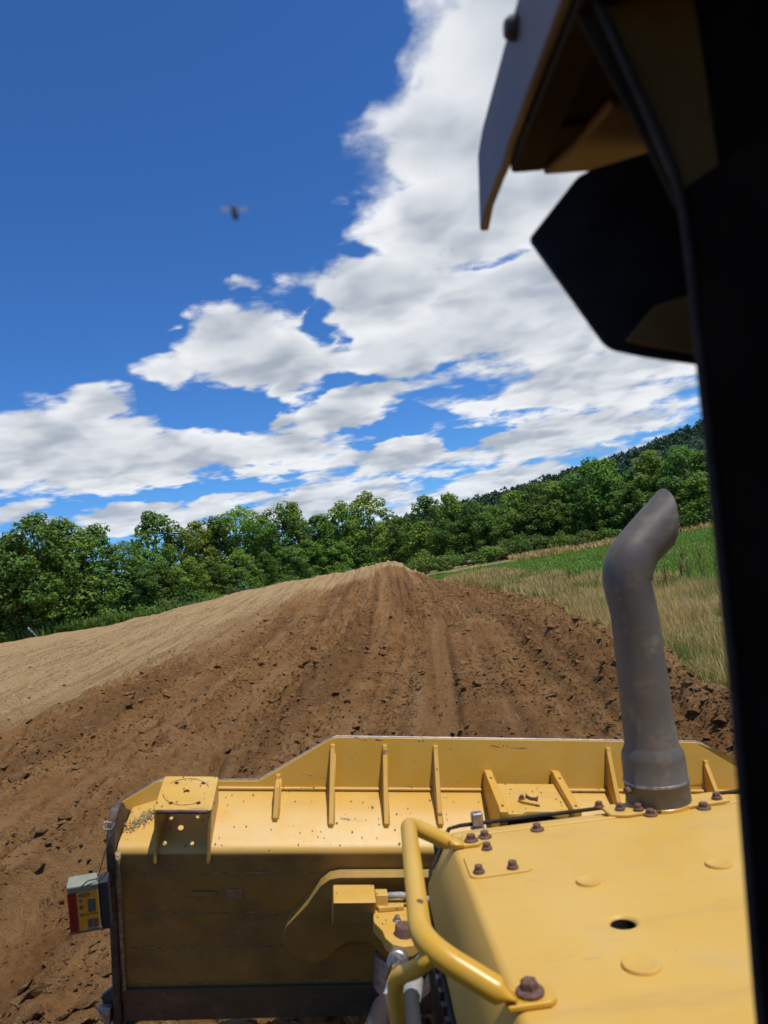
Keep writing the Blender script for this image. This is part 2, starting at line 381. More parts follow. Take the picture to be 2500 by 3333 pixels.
def link(name, me, mat, parent=None, bevel=0.0, seg=2, angle=35, loc=None, rot=None, mtx=None):
    o = bpy.data.objects.new(name, me); COL.objects.link(o)
    if mat is not None: me.materials.append(M[mat] if isinstance(mat, str) else mat)
    if parent is not None: o.parent = parent
    if loc is not None: o.location = loc
    if rot is not None: o.rotation_euler = rot
    if mtx is not None: o.matrix_basis = mtx
    if bevel:
        b = o.modifiers.new('bevel', 'BEVEL'); b.width = bevel; b.segments = seg; b.limit_method = 'ANGLE'; b.angle_limit = R(angle); b.harden_normals = False
        me.polygons.foreach_set('use_smooth', [True] * len(me.polygons))
        wn_ = o.modifiers.new('normals', 'WEIGHTED_NORMAL'); wn_.keep_sharp = True
    return o
def autosmooth(me, ang=40):
    me.polygons.foreach_set('use_smooth', [True] * len(me.polygons))
    me.set_sharp_from_angle(angle=R(ang))
    return me
def tag(o, label=None, cat=None, group=None, kind=None):
    if label: o['label'] = label
    if cat: o['category'] = cat
    if group: o['group'] = group
    if kind: o['kind'] = kind
    return o
def empty(name, mtx):
    o = bpy.data.objects.new(name, None); COL.objects.link(o); o.empty_display_size = 0.2
    o.matrix_world = mtx
    return o
def raw_mesh(name, V, faces_flat, nper, mat, smooth=False):
    """fast mesh from numpy: V (n,3), faces_flat (m,nper)"""
    me = bpy.data.meshes.new(name)
    V = np.asarray(V, np.float32); Fc = np.asarray(faces_flat, np.int32)
    me.vertices.add(len(V)); me.vertices.foreach_set('co', V.ravel())
    me.loops.add(Fc.size); me.loops.foreach_set('vertex_index', Fc.ravel())
    me.polygons.add(len(Fc)); me.polygons.foreach_set('loop_start', np.arange(0, Fc.size, nper, dtype=np.int32))
    me.polygons.foreach_set('use_smooth', np.full(len(Fc), smooth, bool))
    me.update(calc_edges=True)
    if mat: me.materials.append(M[mat])
    return me
def boolean_cut(me, cutter_me):
    a = bpy.data.objects.new('tmp_a', me); b = bpy.data.objects.new('tmp_b', cutter_me)
    COL.objects.link(a); COL.objects.link(b)
    md = a.modifiers.new('b', 'BOOLEAN'); md.object = b; md.operation = 'DIFFERENCE'; md.solver = 'EXACT'
    dg = bpy.context.evaluated_depsgraph_get(); dg.update()
    res = bpy.data.meshes.new_from_object(a.evaluated_get(dg))
    bpy.data.objects.remove(a); bpy.data.objects.remove(b)
    return res

# ------------------------------------------------------------------ terrain
def hsh(ix, iy, s):
    h = (ix.astype(np.int64) * 374761393 + iy.astype(np.int64) * 668265263 + s * 974634777) & 0xFFFFFFFF
    h = ((h ^ (h >> 13)) * 1274126177) & 0xFFFFFFFF
    h = h ^ (h >> 16)
    return (h & 0xFFFFFF) / float(0xFFFFFF)
def vn(x, y, s=0):
    ix = np.floor(x); iy = np.floor(y); fx = x - ix; fy = y - iy
    fx = fx * fx * fx * (fx * (fx * 6 - 15) + 10); fy = fy * fy * fy * (fy * (fy * 6 - 15) + 10)
    ix = ix.astype(np.int64); iy = iy.astype(np.int64)
    a = hsh(ix, iy, s); b = hsh(ix + 1, iy, s); c = hsh(ix, iy + 1, s); d_ = hsh(ix + 1, iy + 1, s)
    return (a + (b - a) * fx) * (1 - fy) + (c + (d_ - c) * fx) * fy
def fbm(x, y, s=0, o=4, g=0.5):
    t = 0; a = 1; n_ = 0
    for i in range(o):
        t = t + a * vn(x * 2 ** i + 17.3 * i, y * 2 ** i - 9.1 * i, s + i); n_ += a; a *= g
    return t / n_
def sst(v, a, b):
    t = np.clip((v - a) / (b - a), 0, 1); return t * t * (3 - 2 * t)
def edge_x(y):
    return np.where(y < 22, 4.15 + 0.105 * (y - 8), 5.62 + 0.02 * (y - 22)) + 0.35 * (fbm(y * 0.35, y * 0 + 3.3, 91, 3) - 0.5) * 2
def lane_u(x, y): return x - np.where(y < 18, 0.125 * y, 2.25 + 0.05 * (y - 18))
def track_on(x, y, u):
    t = 0
    for c0, wd in ((-0.29, 0.17), (-1.70, 0.15), (-3.6, 0.2), (-4.7, 0.18)):
        o_ = sst(np.abs(u - c0 + 0.05 * np.sin(y * .5)), wd, wd * 0.7) * sst(fbm(u * 0 + c0 * 7, y * 0.35, 51, 3), 0.34, 0.52)
        t = np.maximum(t, o_)
    return t * sst(y, 3, 6) * (1 - sst(y, 38, 44))
def dryness(x, y):
    b = -9.6 + 0.20 * np.minimum(y, 40)
    d1 = sst(b + 1.1 + 3.2 * (fbm(x * .25, y * .10, 5, 4) - .5) + 2.2 * (fbm((x - .06 * y) * 1.1, y * .03, 6, 3) - .5) - x, -2.4, 3.4)
    d2 = sst(np.hypot((x - 2.2) / 3.5, (y - 45.5) / 3.4), 1.25, 0.6)
    return np.clip(np.maximum(d1, d2) + 0.35 * sst(y, 24, 44), 0, 1)
def terrain(x, y, fine=True):
    x = np.asarray(x, float); y = np.asarray(y, float)
    ex = edge_x(y)
    ramp = np.clip((y - 8) / 37.0, 0, None)
    ramp = np.where(y < 45, ramp ** 1.15, 1.0) * (1 - sst(y, 47.5, 66))
    pr = np.where(x < 2.2, 1 - 0.84 * sst(-x, 2, 26) - .04 * sst(-x, -2, 5), 1.0) * (1 - 0.86 * sst(x, 2.4, 5.8))
    z = 1.98 * ramp * pr
    z = z + 0.16 * np.exp(-(((x - 2.1) / 1.6) ** 2 + ((y - 45.2) / 1.5) ** 2)) + 0.10 * np.exp(-(((x + 4.6) / .8) ** 2 + ((y - 48) / 1.2) ** 2))
    z = z + np.where(x > ex, 0.012 * np.clip(x - ex, 0, 60), 0)
    soil = sst(ex - x, -0.25, 0.25) * sst(y, 90, 84) * sst(x, -80, -60)
    if fine:
        u = lane_u(x, y); dr = dryness(x, y)
        rough = (1 - 0.45 * dr) * soil
        # furrows and windrows along the direction of travel
        fur = (fbm(u * 1.25, y * 0.03, 21, 3) - 0.5) * 0.36 + (fbm(u * 3.2, y * 0.05, 22, 2) - 0.5) * 0.20 + (fbm(u * 8.0, y * 0.16, 23, 2) - 0.5) * 0.09
        cl = (0.25 + 1.1 * sst(fbm(u * 0.9, y * 0.10, 29, 3), .40, .62)) * (np.abs(fbm(x * 2.6, y * 2.6, 31, 2) - 0.5) * 0.14 + np.maximum(0, fbm(x * 5.5, y * 5.5, 37, 2) - 0.52) * 0.30) \
            + np.maximum(0, vn(x * 11, y * 11, 41) - 0.55) * 0.10 + (vn(x * 19, y * 19, 43) - 0.5) * 0.03
        # track prints with grouser bars
        on = track_on(x, y, u)
        flat = 1 - 0.6 * on
        ph = (y / 0.24 + .06 * np.sin(u * 9)) % 1.0
        tr = on * (np.where(ph < 0.30, 0.10, 0.0) - 0.055)
        z = z + soil * (fur * (1 - 0.25 * dr)) + rough * cl * flat + tr * soil
        # torn bank along the turf edge
        bank = np.exp(-((x - ex + 0.5) / 0.6) ** 2) * sst(y, 1, 5) * (1 - sst(y, 36, 44))
        z = z + bank * (0.03 + 0.20 * fbm(x * 1.6, y * 1.3, 61, 3) ** 1.5 + 0.20 * np.maximum(0, fbm(x * 4.5, y * 4.5, 63, 2) - .45))
        z = z + (1 - soil) * (fbm(x * 0.5, y * 0.5, 71, 3) - 0.5) * 0.18 * sst(np.abs(x) + y, 4, 12)
    return z
def axis(lo, f0, f1, hi, step, g0, g1):
    a = list(np.arange(f0, f1 + 1e-6, step)); s_ = step; p_ = f1
    while p_ < hi: s_ *= g1; p_ += s_; a.append(p_)
    s_ = step; p_ = f0; b = []
    while p_ > lo: s_ *= g0; p_ -= s_; b.append(p_)
    return np.array(b[::-1] + a)
gx = axis(-2500, -5.0, 6.4, 2500, 0.039, 1.038, 1.05)
gy = axis(-400, 2.8, 17.0, 100, 0.040, 1.25, 1.0150)
gy = np.concatenate([gy, gy[-1] + np.cumsum(1.0 * 1.14 ** np.arange(46))])
GX, GY = np.meshgrid(gx, gy)
GZ = terrain(GX, GY)
nx, ny = len(gx), len(gy)
idx = np.arange(nx * ny).reshape(ny, nx)
quads = np.stack([idx[:-1, :-1], idx[:-1, 1:], idx[1:, 1:], idx[1:, :-1]], -1).reshape(-1, 4)
me = raw_mesh('ground', np.stack([GX, GY, GZ], -1).reshape(-1, 3), quads, 4, 'soil', True)
for nm, arr in (('track', track_on(GX, GY, lane_u(GX, GY))), ('lane', lane_u(GX, GY)), ('dry', dryness(GX, GY)), ('turf', 1 - sst(edge_x(GY) - GX, -0.15, 0.12) * sst(GY, 88, 85) * sst(GX, -62, -52))):
    at = me.attributes.new(nm, 'FLOAT', 'POINT'); at.data.foreach_set('value', arr.ravel().astype(np.float32))
tag(link('ground', me, None), kind='structure')

def scatter(base_V, base_F, pos, rotz, scl, tilt=None):
    """merge many copies of a small mesh with numpy"""
    n_ = len(pos); k = len(base_V)
    c, s_ = np.cos(rotz), np.sin(rotz)
    V = np.broadcast_to(base_V[None], (n_, k, 3)) * scl[:, None, :]
    if tilt is not None:
        ct, st_ = np.cos(tilt), np.sin(tilt)
        y_ = V[..., 1] * ct[:, None] - V[..., 2] * st_[:, None]; z_ = V[..., 1] * st_[:, None] + V[..., 2] * ct[:, None]
        V = np.stack([V[..., 0], y_, z_], -1)
    X = V[..., 0] * c[:, None] - V[..., 1] * s_[:, None]; Y = V[..., 0] * s_[:, None] + V[..., 1] * c[:, None]
    V = np.stack([X, Y, V[..., 2]], -1) + pos[:, None, :]
    Fc = (np.arange(n_) * k)[:, None, None] + base_F[None]
    return V.reshape(-1, 3), Fc.reshape(-1, base_F.shape[1])
def merged(name, parts, nper, mat, label, cat, smooth=False):
    V = []; Fs = []; k = 0
    for v, f in parts: V.append(v); Fs.append(f + k); k += len(v)
    me = raw_mesh(name, np.concatenate(V), np.concatenate(Fs), nper, mat, smooth)
    return tag(link(name, me, None), label, cat, kind='stuff')

# loose clods of earth, from fist sized lumps down to crumbs
bm = bmesh.new(); bmesh.ops.create_icosphere(bm, subdivisions=1, radius=1.0)
icoV = np.array([v.co[:] for v in bm.verts]); icoF = np.array([[v.index for v in f.verts] for f in bm.faces]); bm.free()
octV = np.array([[1, 0, 0], [-1, 0, 0], [0, 1, 0], [0, -1, 0], [0, 0, 1], [0, 0, -.6]], float)
octF = np.array([[0, 2, 4], [2, 1, 4], [1, 3, 4], [3, 0, 4], [2, 0, 5], [1, 2, 5], [3, 1, 5], [0, 3, 5]])
parts = []; dryv = []
def sow(bv, bf, nn, y0, y1, pw, s0, s1, sp, sy_, bank, dmax, cthr):
    yy = y0 + (y1 - y0) * rng.random(nn) ** pw
    xx = -0.62 * yy - 1.5 + rng.random(nn) * (edge_x(yy) + 0.3 + 0.62 * yy + 1.5)
    xx = np.where(rng.random(nn) < bank, edge_x(yy) - 0.5 + rng.normal(0, .38, nn), xx)
    dr = dryness(xx, yy); cluster = fbm(lane_u(xx, yy) * 1.3, yy * 0.35, 81, 3)
    keep = (rng.random(nn) < (1 - dmax * dr) * (1 - .85 * track_on(xx, yy, lane_u(xx, yy)))) & (rng.random(nn) < sst(cluster, cthr, cthr + .25) + .15)
    xx, yy, dr = xx[keep], yy[keep], dr[keep]; nn = len(xx)
    sz = (s0 + s1 * rng.random(nn) ** sp + sy_ * yy) * (1 - .35 * dr)
    zz = terrain(xx, yy) + sz * 0.12
    parts.append(scatter(bv, bf, np.stack([xx, yy, zz], -1), rng.random(nn) * 6.28, np.stack([sz * (0.8 + .8 * rng.random(nn)), sz, sz * (0.55 + .5 * rng.random(nn))], -1), rng.normal(0, .5, nn)))
    dryv.append(np.repeat(dr, len(bv)))
for k in range(6):
    bv = icoV * (1 + 0.36 * (rng.random((len(icoV), 1)) - 0.5) * 2); bv[:, 2] *= 0.6
    sow(bv, icoF, 3000, 2.6, 30, 1.6, .010, .070, 5.5, .0006, .22, .80, .36)
for k in range(5):
    bv = octV * (1 + 0.5 * (rng.random((6, 1)) - 0.5) * 2); bv[:, 2] *= 0.7
    sow(bv, octF, 22000, 2.6, 36, 1.25, .005, .017, 2.0, .0006, .08, .35, .28)
clods = merged('soil_clods', parts, 3, 'clod', 'loose brown clods of earth scattered over the bulldozed strip', 'soil')
at = clods.data.attributes.new('dry', 'FLOAT', 'POINT'); at.data.foreach_set('value', np.concatenate(dryv).astype(np.float32))

# grass: bent blades
bladeV = np.array([[-.5, 0, 0], [.5, 0, 0], [-.36, .10, .55], [.36, .10, .55], [0, .34, 1.0]])
bladeF = np.array([[0, 1, 3], [0, 3, 2], [2, 3, 4]])
def blades(nn, xf, hmin, hmax, wmin, wmax, ymin, ymax, powr, cl_s=0.9, thr=0.35, seed=1, lean=0.35):
    yy = ymin + (ymax - ymin) * rng.random(nn) ** powr
    lo, hi = xf(yy)
    xx = lo + (hi - lo) * rng.random(nn)
    cl = fbm(xx * cl_s, yy * cl_s, seed, 3)
    k = rng.random(nn) < sst(cl, thr - .1, thr + .16)
    xx, yy, cl = xx[k], yy[k], cl[k]; nn = len(xx)
    h = (hmin + (hmax - hmin) * rng.random(nn)) * (0.65 + 0.7 * cl)
    wd = (wmin + (wmax - wmin) * rng.random(nn)) * (0.7 + yy * 0.035)
    z = terrain(xx, yy) - 0.02
    return scatter(bladeV, bladeF, np.stack([xx, yy, z], -1), rng.random(nn) * 6.283, np.stack([wd, h * (0.6 + 1.2 * rng.random(nn)), h], -1), rng.normal(0, lean, nn))
fieldx = lambda off: (lambda y: (edge_x(y) + off, np.maximum(np.minimum(0.60 * y + 2.5, 10.4 - .02 * y), edge_x(y) + off + .5)))
merged('dry_grass', [blades(64000, fieldx(0.05), .14, .46, .004, .009, 5.5, 24, 1.1, .9, .42, 101, .6),
                     blades(30000, fieldx(0.1), .20, .50, .010, .02, 20, 50, 1.0, .5, .38, 102, .5),
                     blades(16000, lambda y: (8 + 0.13 * y, 0.60 * y + 3), .4, .8, .03, .06, 72, 92, 1.0, .2, .38, 103)],
       3, 'drygrass', 'tall dry tan grass in the meadow to the right of the bulldozed earth', 'dry grass')
merged('green_grass', [blades(44000, fieldx(0.0), .10, .30, .004, .009, 5.5, 26, 1.0, .8, .42, 111, .5),
                       blades(12000, fieldx(0.0), .15, .4, .012, .02, 22, 44, 1.0, .5, .45, 112),
                       blades(5000, lambda y: (edge_x(y) - 2.6, edge_x(y) + .1), .05, .16, .005, .009, 4, 22, 1.0, 1.4, .60, 113, .8),
                       blades(26000, lambda y: (-0.52 * y - 4, -0.10 * y + 4), .55, 1.25, .05, .10, 84.5, 97, 1.0, .2, .30, 114)],
       3, 'greengrass', 'green grass growing among the dry grass and along the torn turf edge', 'grass')
merged('meadow_grass', [blades(70000, lambda y: (9.6 + .9 * np.sin(y * .7) * .4 - .02 * y, np.maximum(0.60 * y + 3, 11)), .12, .28, .014, .034, 13, 74, 1.0, .12, .24, 121, .3), blades(9000, fieldx(0.6), .12, .28, .016, .034, 44, 72, 1.0, .12, .24, 122, .3)],
       3, 'meadow', 'bright green mown meadow beyond the tall dry grass', 'meadow')
merged('straw_litter', [blades(5200, lambda y: (edge_x(y) - 3.4, edge_x(y) + .2), .05, .16, .004, .007, 3.4, 24, 1.2, 1.1, .50, 131, 1.4),
                        blades(1800, lambda y: (-0.55 * y - 1, edge_x(y) - 2), .04, .12, .003, .006, 3.0, 14, 1.3, .9, .50, 132, 1.5)],
       3, 'straw', 'pale straw and torn grass stems lying on the brown earth', 'straw')

# reddish dock weeds standing in the dry grass
def dock(x, y, h, label):
    r_ = empty('dock_weed', Matrix.Translation((x, y, float(terrain(x, y)))))
    rr = random.Random(int(x * 100))
    st = MB(); sd = MB()
    for k in range(5):
        a = rr.random() * 6.28; tip = Vector((math.cos(a) * .14 * h, math.sin(a) * .14 * h, h * rr.uniform(.75, 1.1)))
        st.tube([(0, 0, 0), tip * .5 + Vector((0, 0, .02)), tip], [.006, .005, .003], 5)
        for q in range(46):
            t = rr.uniform(.45, 1.0); c = tip * t
            o_ = Vector((rr.gauss(0, .018), rr.gauss(0, .018), rr.gauss(0, .012)))
            s1 = rr.uniform(.012, .024)
            aa = Vector((rr.gauss(0, 1), rr.gauss(0, 1), rr.gauss(0, 1))).normalized(); bb = aa.orthogonal().normalized()
            sd.add([c + o_ + aa * s1, c + o_ + bb * s1, c + o_ - aa * s1], [(0, 1, 2)])
    link('stem', st.mesh('stem'), 'weed', r_); sh_ = link('seed_head', sd.mesh('seed_head'), 'weed', r_); sh_['kind'] = 'stuff'
    tag(r_, label, 'weed', 'dock weeds in the dry grass')
WX = [(9.6, 20.3, .85, 'reddish brown dock weed right of the exhaust pipe, tallest of its clump'), (9.2, 20.9, .7, 'reddish brown dock weed just right of the exhaust pipe bend'),
      (10.2, 20.6, .75, 'reddish brown dock weed nearest the dark cab pillar'), (9.9, 21.4, .7, 'reddish brown dock weed at the back of its clump near the pillar'),
      (12.9, 27.5, .7, 'small far dock weed before the green meadow, left of its pair'), (13.5, 27.2, .7, 'small far dock weed before the green meadow, right of its pair'),
      (8.6, 28.5, .6, 'small dark dock weed in the dry grass left of the exhaust pipe')]
for a in WX: dock(*a)

# ------------------------------------------------------------------ trees
def leaf_cloud(rr, centres, per, size, flat=0.6):
    """leaf sized rhombs spread over the skin and inside of every foliage clump"""
    V = []; 
    for (c, r_) in centres:
        n_ = int(per * (r_[0] * r_[2]) ** 0.8 + 20)
        dd = rr.normal(size=(n_, 3)); dd /= np.linalg.norm(dd, axis=1)[:, None]
        rad = (0.45 + 0.62 * rr.random(n_) ** 0.55)[:, None]
        P = c + dd * rad * r_
        nrm = dd * 0.8 + rr.normal(size=(n_, 3)) * 0.55 + np.array([0, 0, flat]); nrm /= np.linalg.norm(nrm, axis=1)[:, None]
        t = np.cross(nrm, rr.normal(size=(n_, 3))); t /= np.linalg.norm(t, axis=1)[:, None]
        b = np.cross(nrm, t)
        s_ = (size * (0.55 + 0.9 * rr.random(n_)))[:, None]
        V.append(np.stack([P - t * s_, P + b * s_ * .55 - nrm * s_ * .12, P + t * s_, P - b * s_ * .55 - nrm * s_ * .12], 1))
    V = np.concatenate(V)
    return V.reshape(-1, 3), np.arange(len(V) * 4).reshape(-1, 4)
def make_tree_meshes(kind, seed):
    rr = np.random.default_rng(seed); H = 10.0
    cen = []; tr = MB()
    if kind == 'broad': prof = lambda t: 0.30 * math.sin(math.pi * min(1, max(0, (t - .12) / .9)) ** .8) * H + .5; nb = 46
    elif kind == 'tall': prof = lambda t: 0.21 * math.sin(math.pi * min(1, max(0, (t - .06) / .96)) ** .8) * H + .4; nb = 46
    elif kind == 'airy': prof = lambda t: (0.26 * sst(np.array(t), .3, .75) * (1.05 - .45 * max(0, t - .8) / .2)) * H + .3; nb = 30
    else: prof = lambda t: 0.24 * (1.08 - t) ** .7 * H + .15; nb = 44            # cone: narrower top
    t0 = {'broad': .14, 'tall': .10, 'airy': .42, 'cone': .12}[kind]
    lean = Vector((rr.normal(0, .3), rr.normal(0, .3), 0))
    top = Vector((0, 0, H * .86)) + lean
    path = [Vector((0, 0, -.3)), Vector((0, 0, H * .2)) + lean * .1, Vector((0, 0, H * .5)) + lean * .5, top]
    tr.tube(path, [.20, .15, .10, .03], 7)
    for i in range(nb):
        t = t0 + (0.97 - t0) * ((i + rr.random()) / nb)
        a = i * 2.399 + rr.normal(0, .4); R_ = float(prof(t)) * (0.45 + 0.62 * rr.random() ** .6)
        if t > .9: R_ *= .6
        c = np.array([math.cos(a) * R_ + lean.x * t, math.sin(a) * R_ + lean.y * t, H * t + rr.normal(0, .15)])
        s1 = {'broad': 1.02, 'tall': .92, 'airy': .88, 'cone': .84}[kind] * (0.65 + .6 * rr.random())
        cen.append((c, np.array([s1, s1, s1 * .74])))
        if i % 2 == 0 or kind == 'airy':
            st = Vector((lean.x * t * .7, lean.y * t * .7, H * max(.12, t - .16)))
            md = (st + Vector(c)) * .5 + Vector((0, 0, -.12))
            tr.tube([st, md, Vector(c)], [.055, .04, .015], 5, False)
    V, Fc = leaf_cloud(rr, cen, {'airy': 90}.get(kind, 122), 0.205, 0.95)
    return V, Fc, tr
TREE = {}
for kind, sd in (('broad', 3), ('broad', 4), ('tall', 5), ('tall', 6), ('airy', 7), ('cone', 9), ('broad', 10)):
    V, Fc, tr = make_tree_meshes(kind, sd)
    TREE.setdefault(kind, []).append((V, Fc, tr.mesh(kind + '_trunk', True)))
_cache = {}
def tree_mesh(kind, var, mat):
    key = (kind, var % len(TREE[kind]), mat)
    if key not in _cache:
        V, Fc, tm = TREE[kind][key[1]]
        _cache[key] = raw_mesh('crown', V, Fc, 4, mat)
        if not tm.materials: tm.materials.append(M['bark'])
    return _cache[key], TREE[kind][key[1]][2]
def plant_tree(x, y, h, wd, kind, var, mat, label, group, rot):
    z = float(terrain(x, y, False)) - .05
    r_ = empty('tree', Matrix.Translation((x, y, z)) @ Matrix.Rotation(rot, 4, 'Z') @ Matrix.Diagonal((wd, wd, h / 10.0, 1)))
    cm, tm = tree_mesh(kind, var, mat)
    link('trunk', tm, None, r_); link('crown', cm, None, r_)
    tag(r_, label, 'tree', group)
ORD = ['first', 'second', 'third', 'fourth', 'fifth', 'sixth', 'seventh', 'eighth', 'ninth', 'tenth', 'eleventh', 'twelfth', 'thirteenth', 'fourteenth', 'fifteenth', 'sixteenth', 'seventeenth', 'eighteenth', 'nineteenth', 'twentieth']
FRONT = [(-44.5,88,12.0,'broad','leafdark'),(-40.6,88,12.6,'broad','leafdark'),(-37.4,88,14.6,'broad','leafdark'),(-34.6,90,13.9,'tall','leaf'),(-32.6,93,12.8,'tall','leafdark'),
         (-31.2,96,10.4,'airy','leafdark'),(-28.9,99,9.4,'broad','leaf'),(-28.2,105,14.8,'broad','leafdark'),(-25.0,107,12.2,'airy','leafyel'),(-22.8,110,13.2,'cone','leafyel'),
         (-20.8,114,13.4,'tall','leafdark'),(-18.2,117,15.0,'airy','leaf'),(-14.6,119,13.0,'airy','leaf'),(-11.8,121,14.8,'airy','leaf'),(-8.7,123,15.2,'cone','leafyel'),
         (-5.8,124,12.4,'tall','leaf'),(-0.6,125,13.8,'broad','leaf'),(3.9,126,15.0,'broad','leafyel')]
FRONT_R = [(9.0,117,11.6,'broad','leafdark'),(12.6,111,12.4,'broad','leafdark'),(16.2,106,13.4,'tall','leaf'),(18.3,103,11.6,'tall','leafdark'),(20.6,100,10.0,'broad','leaf'),
           (23.4,98,11.0,'tall','leaf'),(26.2,95,11.4,'broad','leafdark'),(28.6,93,11.6,'tall','leaf'),(31.2,90,12.4,'broad','leafdark'),(33.6,88,11.6,'tall','leaf'),
           (35.6,86,10.8,'broad','leafdark'),(38.0,84,11.0,'tall','leaf'),(40.4,82,10.8,'broad','leafdark'),(42.8,80,10.6,'tall','leaf'),(46.0,79,10.8,'broad','leafdark')]
LOOK = {'broad': 'broad round crowned', 'tall': 'tall narrow', 'airy': 'open crowned see-through', 'cone': 'pointed narrow topped'}
TINT = {'leaf': 'mid green', 'leafdark': 'dark green', 'leafyel': 'yellowish green'}
rt = random.Random(5)
for i, (x, y, h, k, mt) in enumerate(FRONT):
    plant_tree(x, y, h, {'broad': 1.05, 'tall': 1.15, 'airy': 1.1, 'cone': 1.0}[k] * rt.uniform(.95, 1.15) * h / 12.0, k, i, mt,
               '%s %s tree, %s from the left in the left treeline' % (LOOK[k], TINT[mt], ORD[i]), 'treeline behind the bare field', rt.random() * 6.28)
for i, (x, y, h, k, mt) in enumerate(FRONT_R):
    h *= rt.uniform(.76, .93)
    plant_tree(x, y, h, {'broad': 1.0, 'tall': 1.15, 'airy': 1.1, 'cone': 1.0}[k] * rt.uniform(.9, 1.1) * h / 10.6, k, i + 1, mt,
               '%s %s tree, %s from the mound in the meadow treeline' % (LOOK[k], TINT[mt], ORD[i]), 'treeline behind the meadow', rt.random() * 6.28)
# lower trees and saplings in front of and between them
MID = [(-43.5,87,7.5),(-39.5,87,6.8),(-36,87.5,7.2),(-32.5,91,6.5),(-28.8,95,6.8),(-26,98,7.0),(-23,101,7.2),(-20.5,106,6.6),(-17,110,7.6),(-13.5,113,6.8),(-10,116,7.2),(-6.5,119,8),(-3,121,7),(1.5,122,6.5),(6.8,119,7.5)]
for i, (x, y, h) in enumerate(MID):
    mt = ('leaf', 'leafdark', 'leaf')[i % 3]
    plant_tree(x, y, h, h / 8.2, ('broad', 'tall')[i % 2], i, mt, 'short %s tree, %s from the left under the left treeline' % (TINT[mt], ORD[i]), 'low trees under the left treeline', rt.random() * 6.28)
MIDR = [(10.5,108,7.5),(14.5,103,7),(19.5,98,6.8),(22.2,95,6.2),(25,93,6.6),(28,90,6.4),(31,87.5,5.6),(34.5,84,6.6),(38,81,5.4),(41,78.5,6.2),(44.5,76,6)]
for i, (x, y, h) in enumerate(MIDR):
    mt = ('leaf', 'leafdark', 'leaf')[i % 3]
    plant_tree(x, y, h, h / 7.6, ('tall', 'broad')[i % 2], i + 1, mt, 'short %s tree, %s from the mound among low trees behind the meadow' % (TINT[mt], ORD[i]), 'low trees behind the meadow', rt.random() * 6.28)
BACK = [(-43,96,12.5),(-39,97,12),(-23.5,118,11.5),(-15.5,128,11.5),(-3.2,133,11.5),(8.5,128,9.8),(14,119,10.0),(20.5,110,9.0),(25,106,9.4),(30.5,101,9.8),(36,97,9.4),(41.5,92,9),(46.5,88,9),(51,86,9)]
for i, (x, y, h) in enumerate(BACK):
    plant_tree(x, y, h, h / 9.5, 'broad', i, 'leafdark', 'dark tree half hidden behind the treeline, %s from the left in its row' % ORD[i], 'rear row of the treeline', rt.random() * 6.28)

# bushes along the foot of the trees
def make_bush(seed):
    rr = np.random.default_rng(seed); cen = []; st = MB()
    for i in range(15):
        a = rr.random() * 6.28; q = rr.random() ** .6
        c = np.array([math.cos(a) * q * 1.1, math.sin(a) * q * 1.1, .35 + (1 - q * .6) * rr.random() * 1.1])
        cen.append((c, np.array([.5, .5, .42]) * rr.uniform(.7, 1.2)))
        st.tube([(0, 0, -.1), tuple(c * .5), tuple(c)], [.03, .02, .008], 4, False)
    V, Fc = leaf_cloud(rr, cen, 330, 0.085)
    return raw_mesh('foliage', V, Fc, 4, None), st.mesh('stems', True)
BUSHM = [make_bush(s_) for s_ in (21, 22, 23)]
for fm, sm in BUSHM: sm.materials.append(M['bark'])
_bc = {}
def bush(i, x, y, h, wd, mat, label, group):
    r_ = empty('bush', Matrix.Translation((x, y, float(terrain(x, y, False)) - .05)) @ Matrix.Rotation(i * 1.7, 4, 'Z') @ Matrix.Diagonal((wd, wd, h / 1.7, 1)))
    fm, sm = BUSHM[i % 3]; key = (i % 3, mat)
    if key not in _bc:
        f2 = fm.copy(); f2.materials.append(M[mat]); _bc[key] = f2
    link('stems', sm, None, r_); link('foliage', _bc[key], None, r_)
    tag(r_, label, 'bush', group)
BL = [(-44,86,2.6),(-41,86.5,2.2),(-38,87.5,2.8),(-34.5,89,2.2),(-31.5,91,3.0),(-28.6,93,2.2),(-26,95.5,2.6),(-23,98,3.6),(-20,99,2.2),(-17.5,103,2.6),(-14,106,2.4),(-10,110,3.0),(-6,113,2.4),(-1.5,115,3.2),(3.2,114,3.0)]
for i, (x, y, h) in enumerate(BL):
    mt = ('bush', 'leafdark', 'leaf')[i % 3]
    bush(i, x, y, h, 1.5 + .25 * (i % 3), mt, '%s bush, %s from the left at the foot of the left treeline' % ({'bush': 'olive green', 'leafdark': 'dark green', 'leaf': 'fresh green'}[mt], ORD[i]), 'bushes below the left treeline')
BR = [(7.2,88,2.4),(8.8,86,3.2),(10.8,88,2.2),(12.4,90,2.6),(15.0,91,2.0),(17.4,90,2.4),(19.6,90,2.8),(21.0,88,3.4),(23.6,88,2.8),(26.2,87,2.6),(28.4,85,2.4),(31.0,83.5,2.2),(36.5,79.5,3.0),(39.2,77.5,3.6),(41.8,75.5,2.4)]
for i, (x, y, h) in enumerate(BR):
    mt = ('bush', 'leaf', 'bush', 'leafdark')[i % 4]
    bush(i + 1, x, y, h, 1.35 + .25 * (i % 3), mt, '%s bush, %s from the dirt mound along the far side of the meadow' % ({'bush': 'olive green', 'leafdark': 'dark green', 'leaf': 'fresh green'}[mt], ORD[i]), 'bushes along the far side of the meadow')

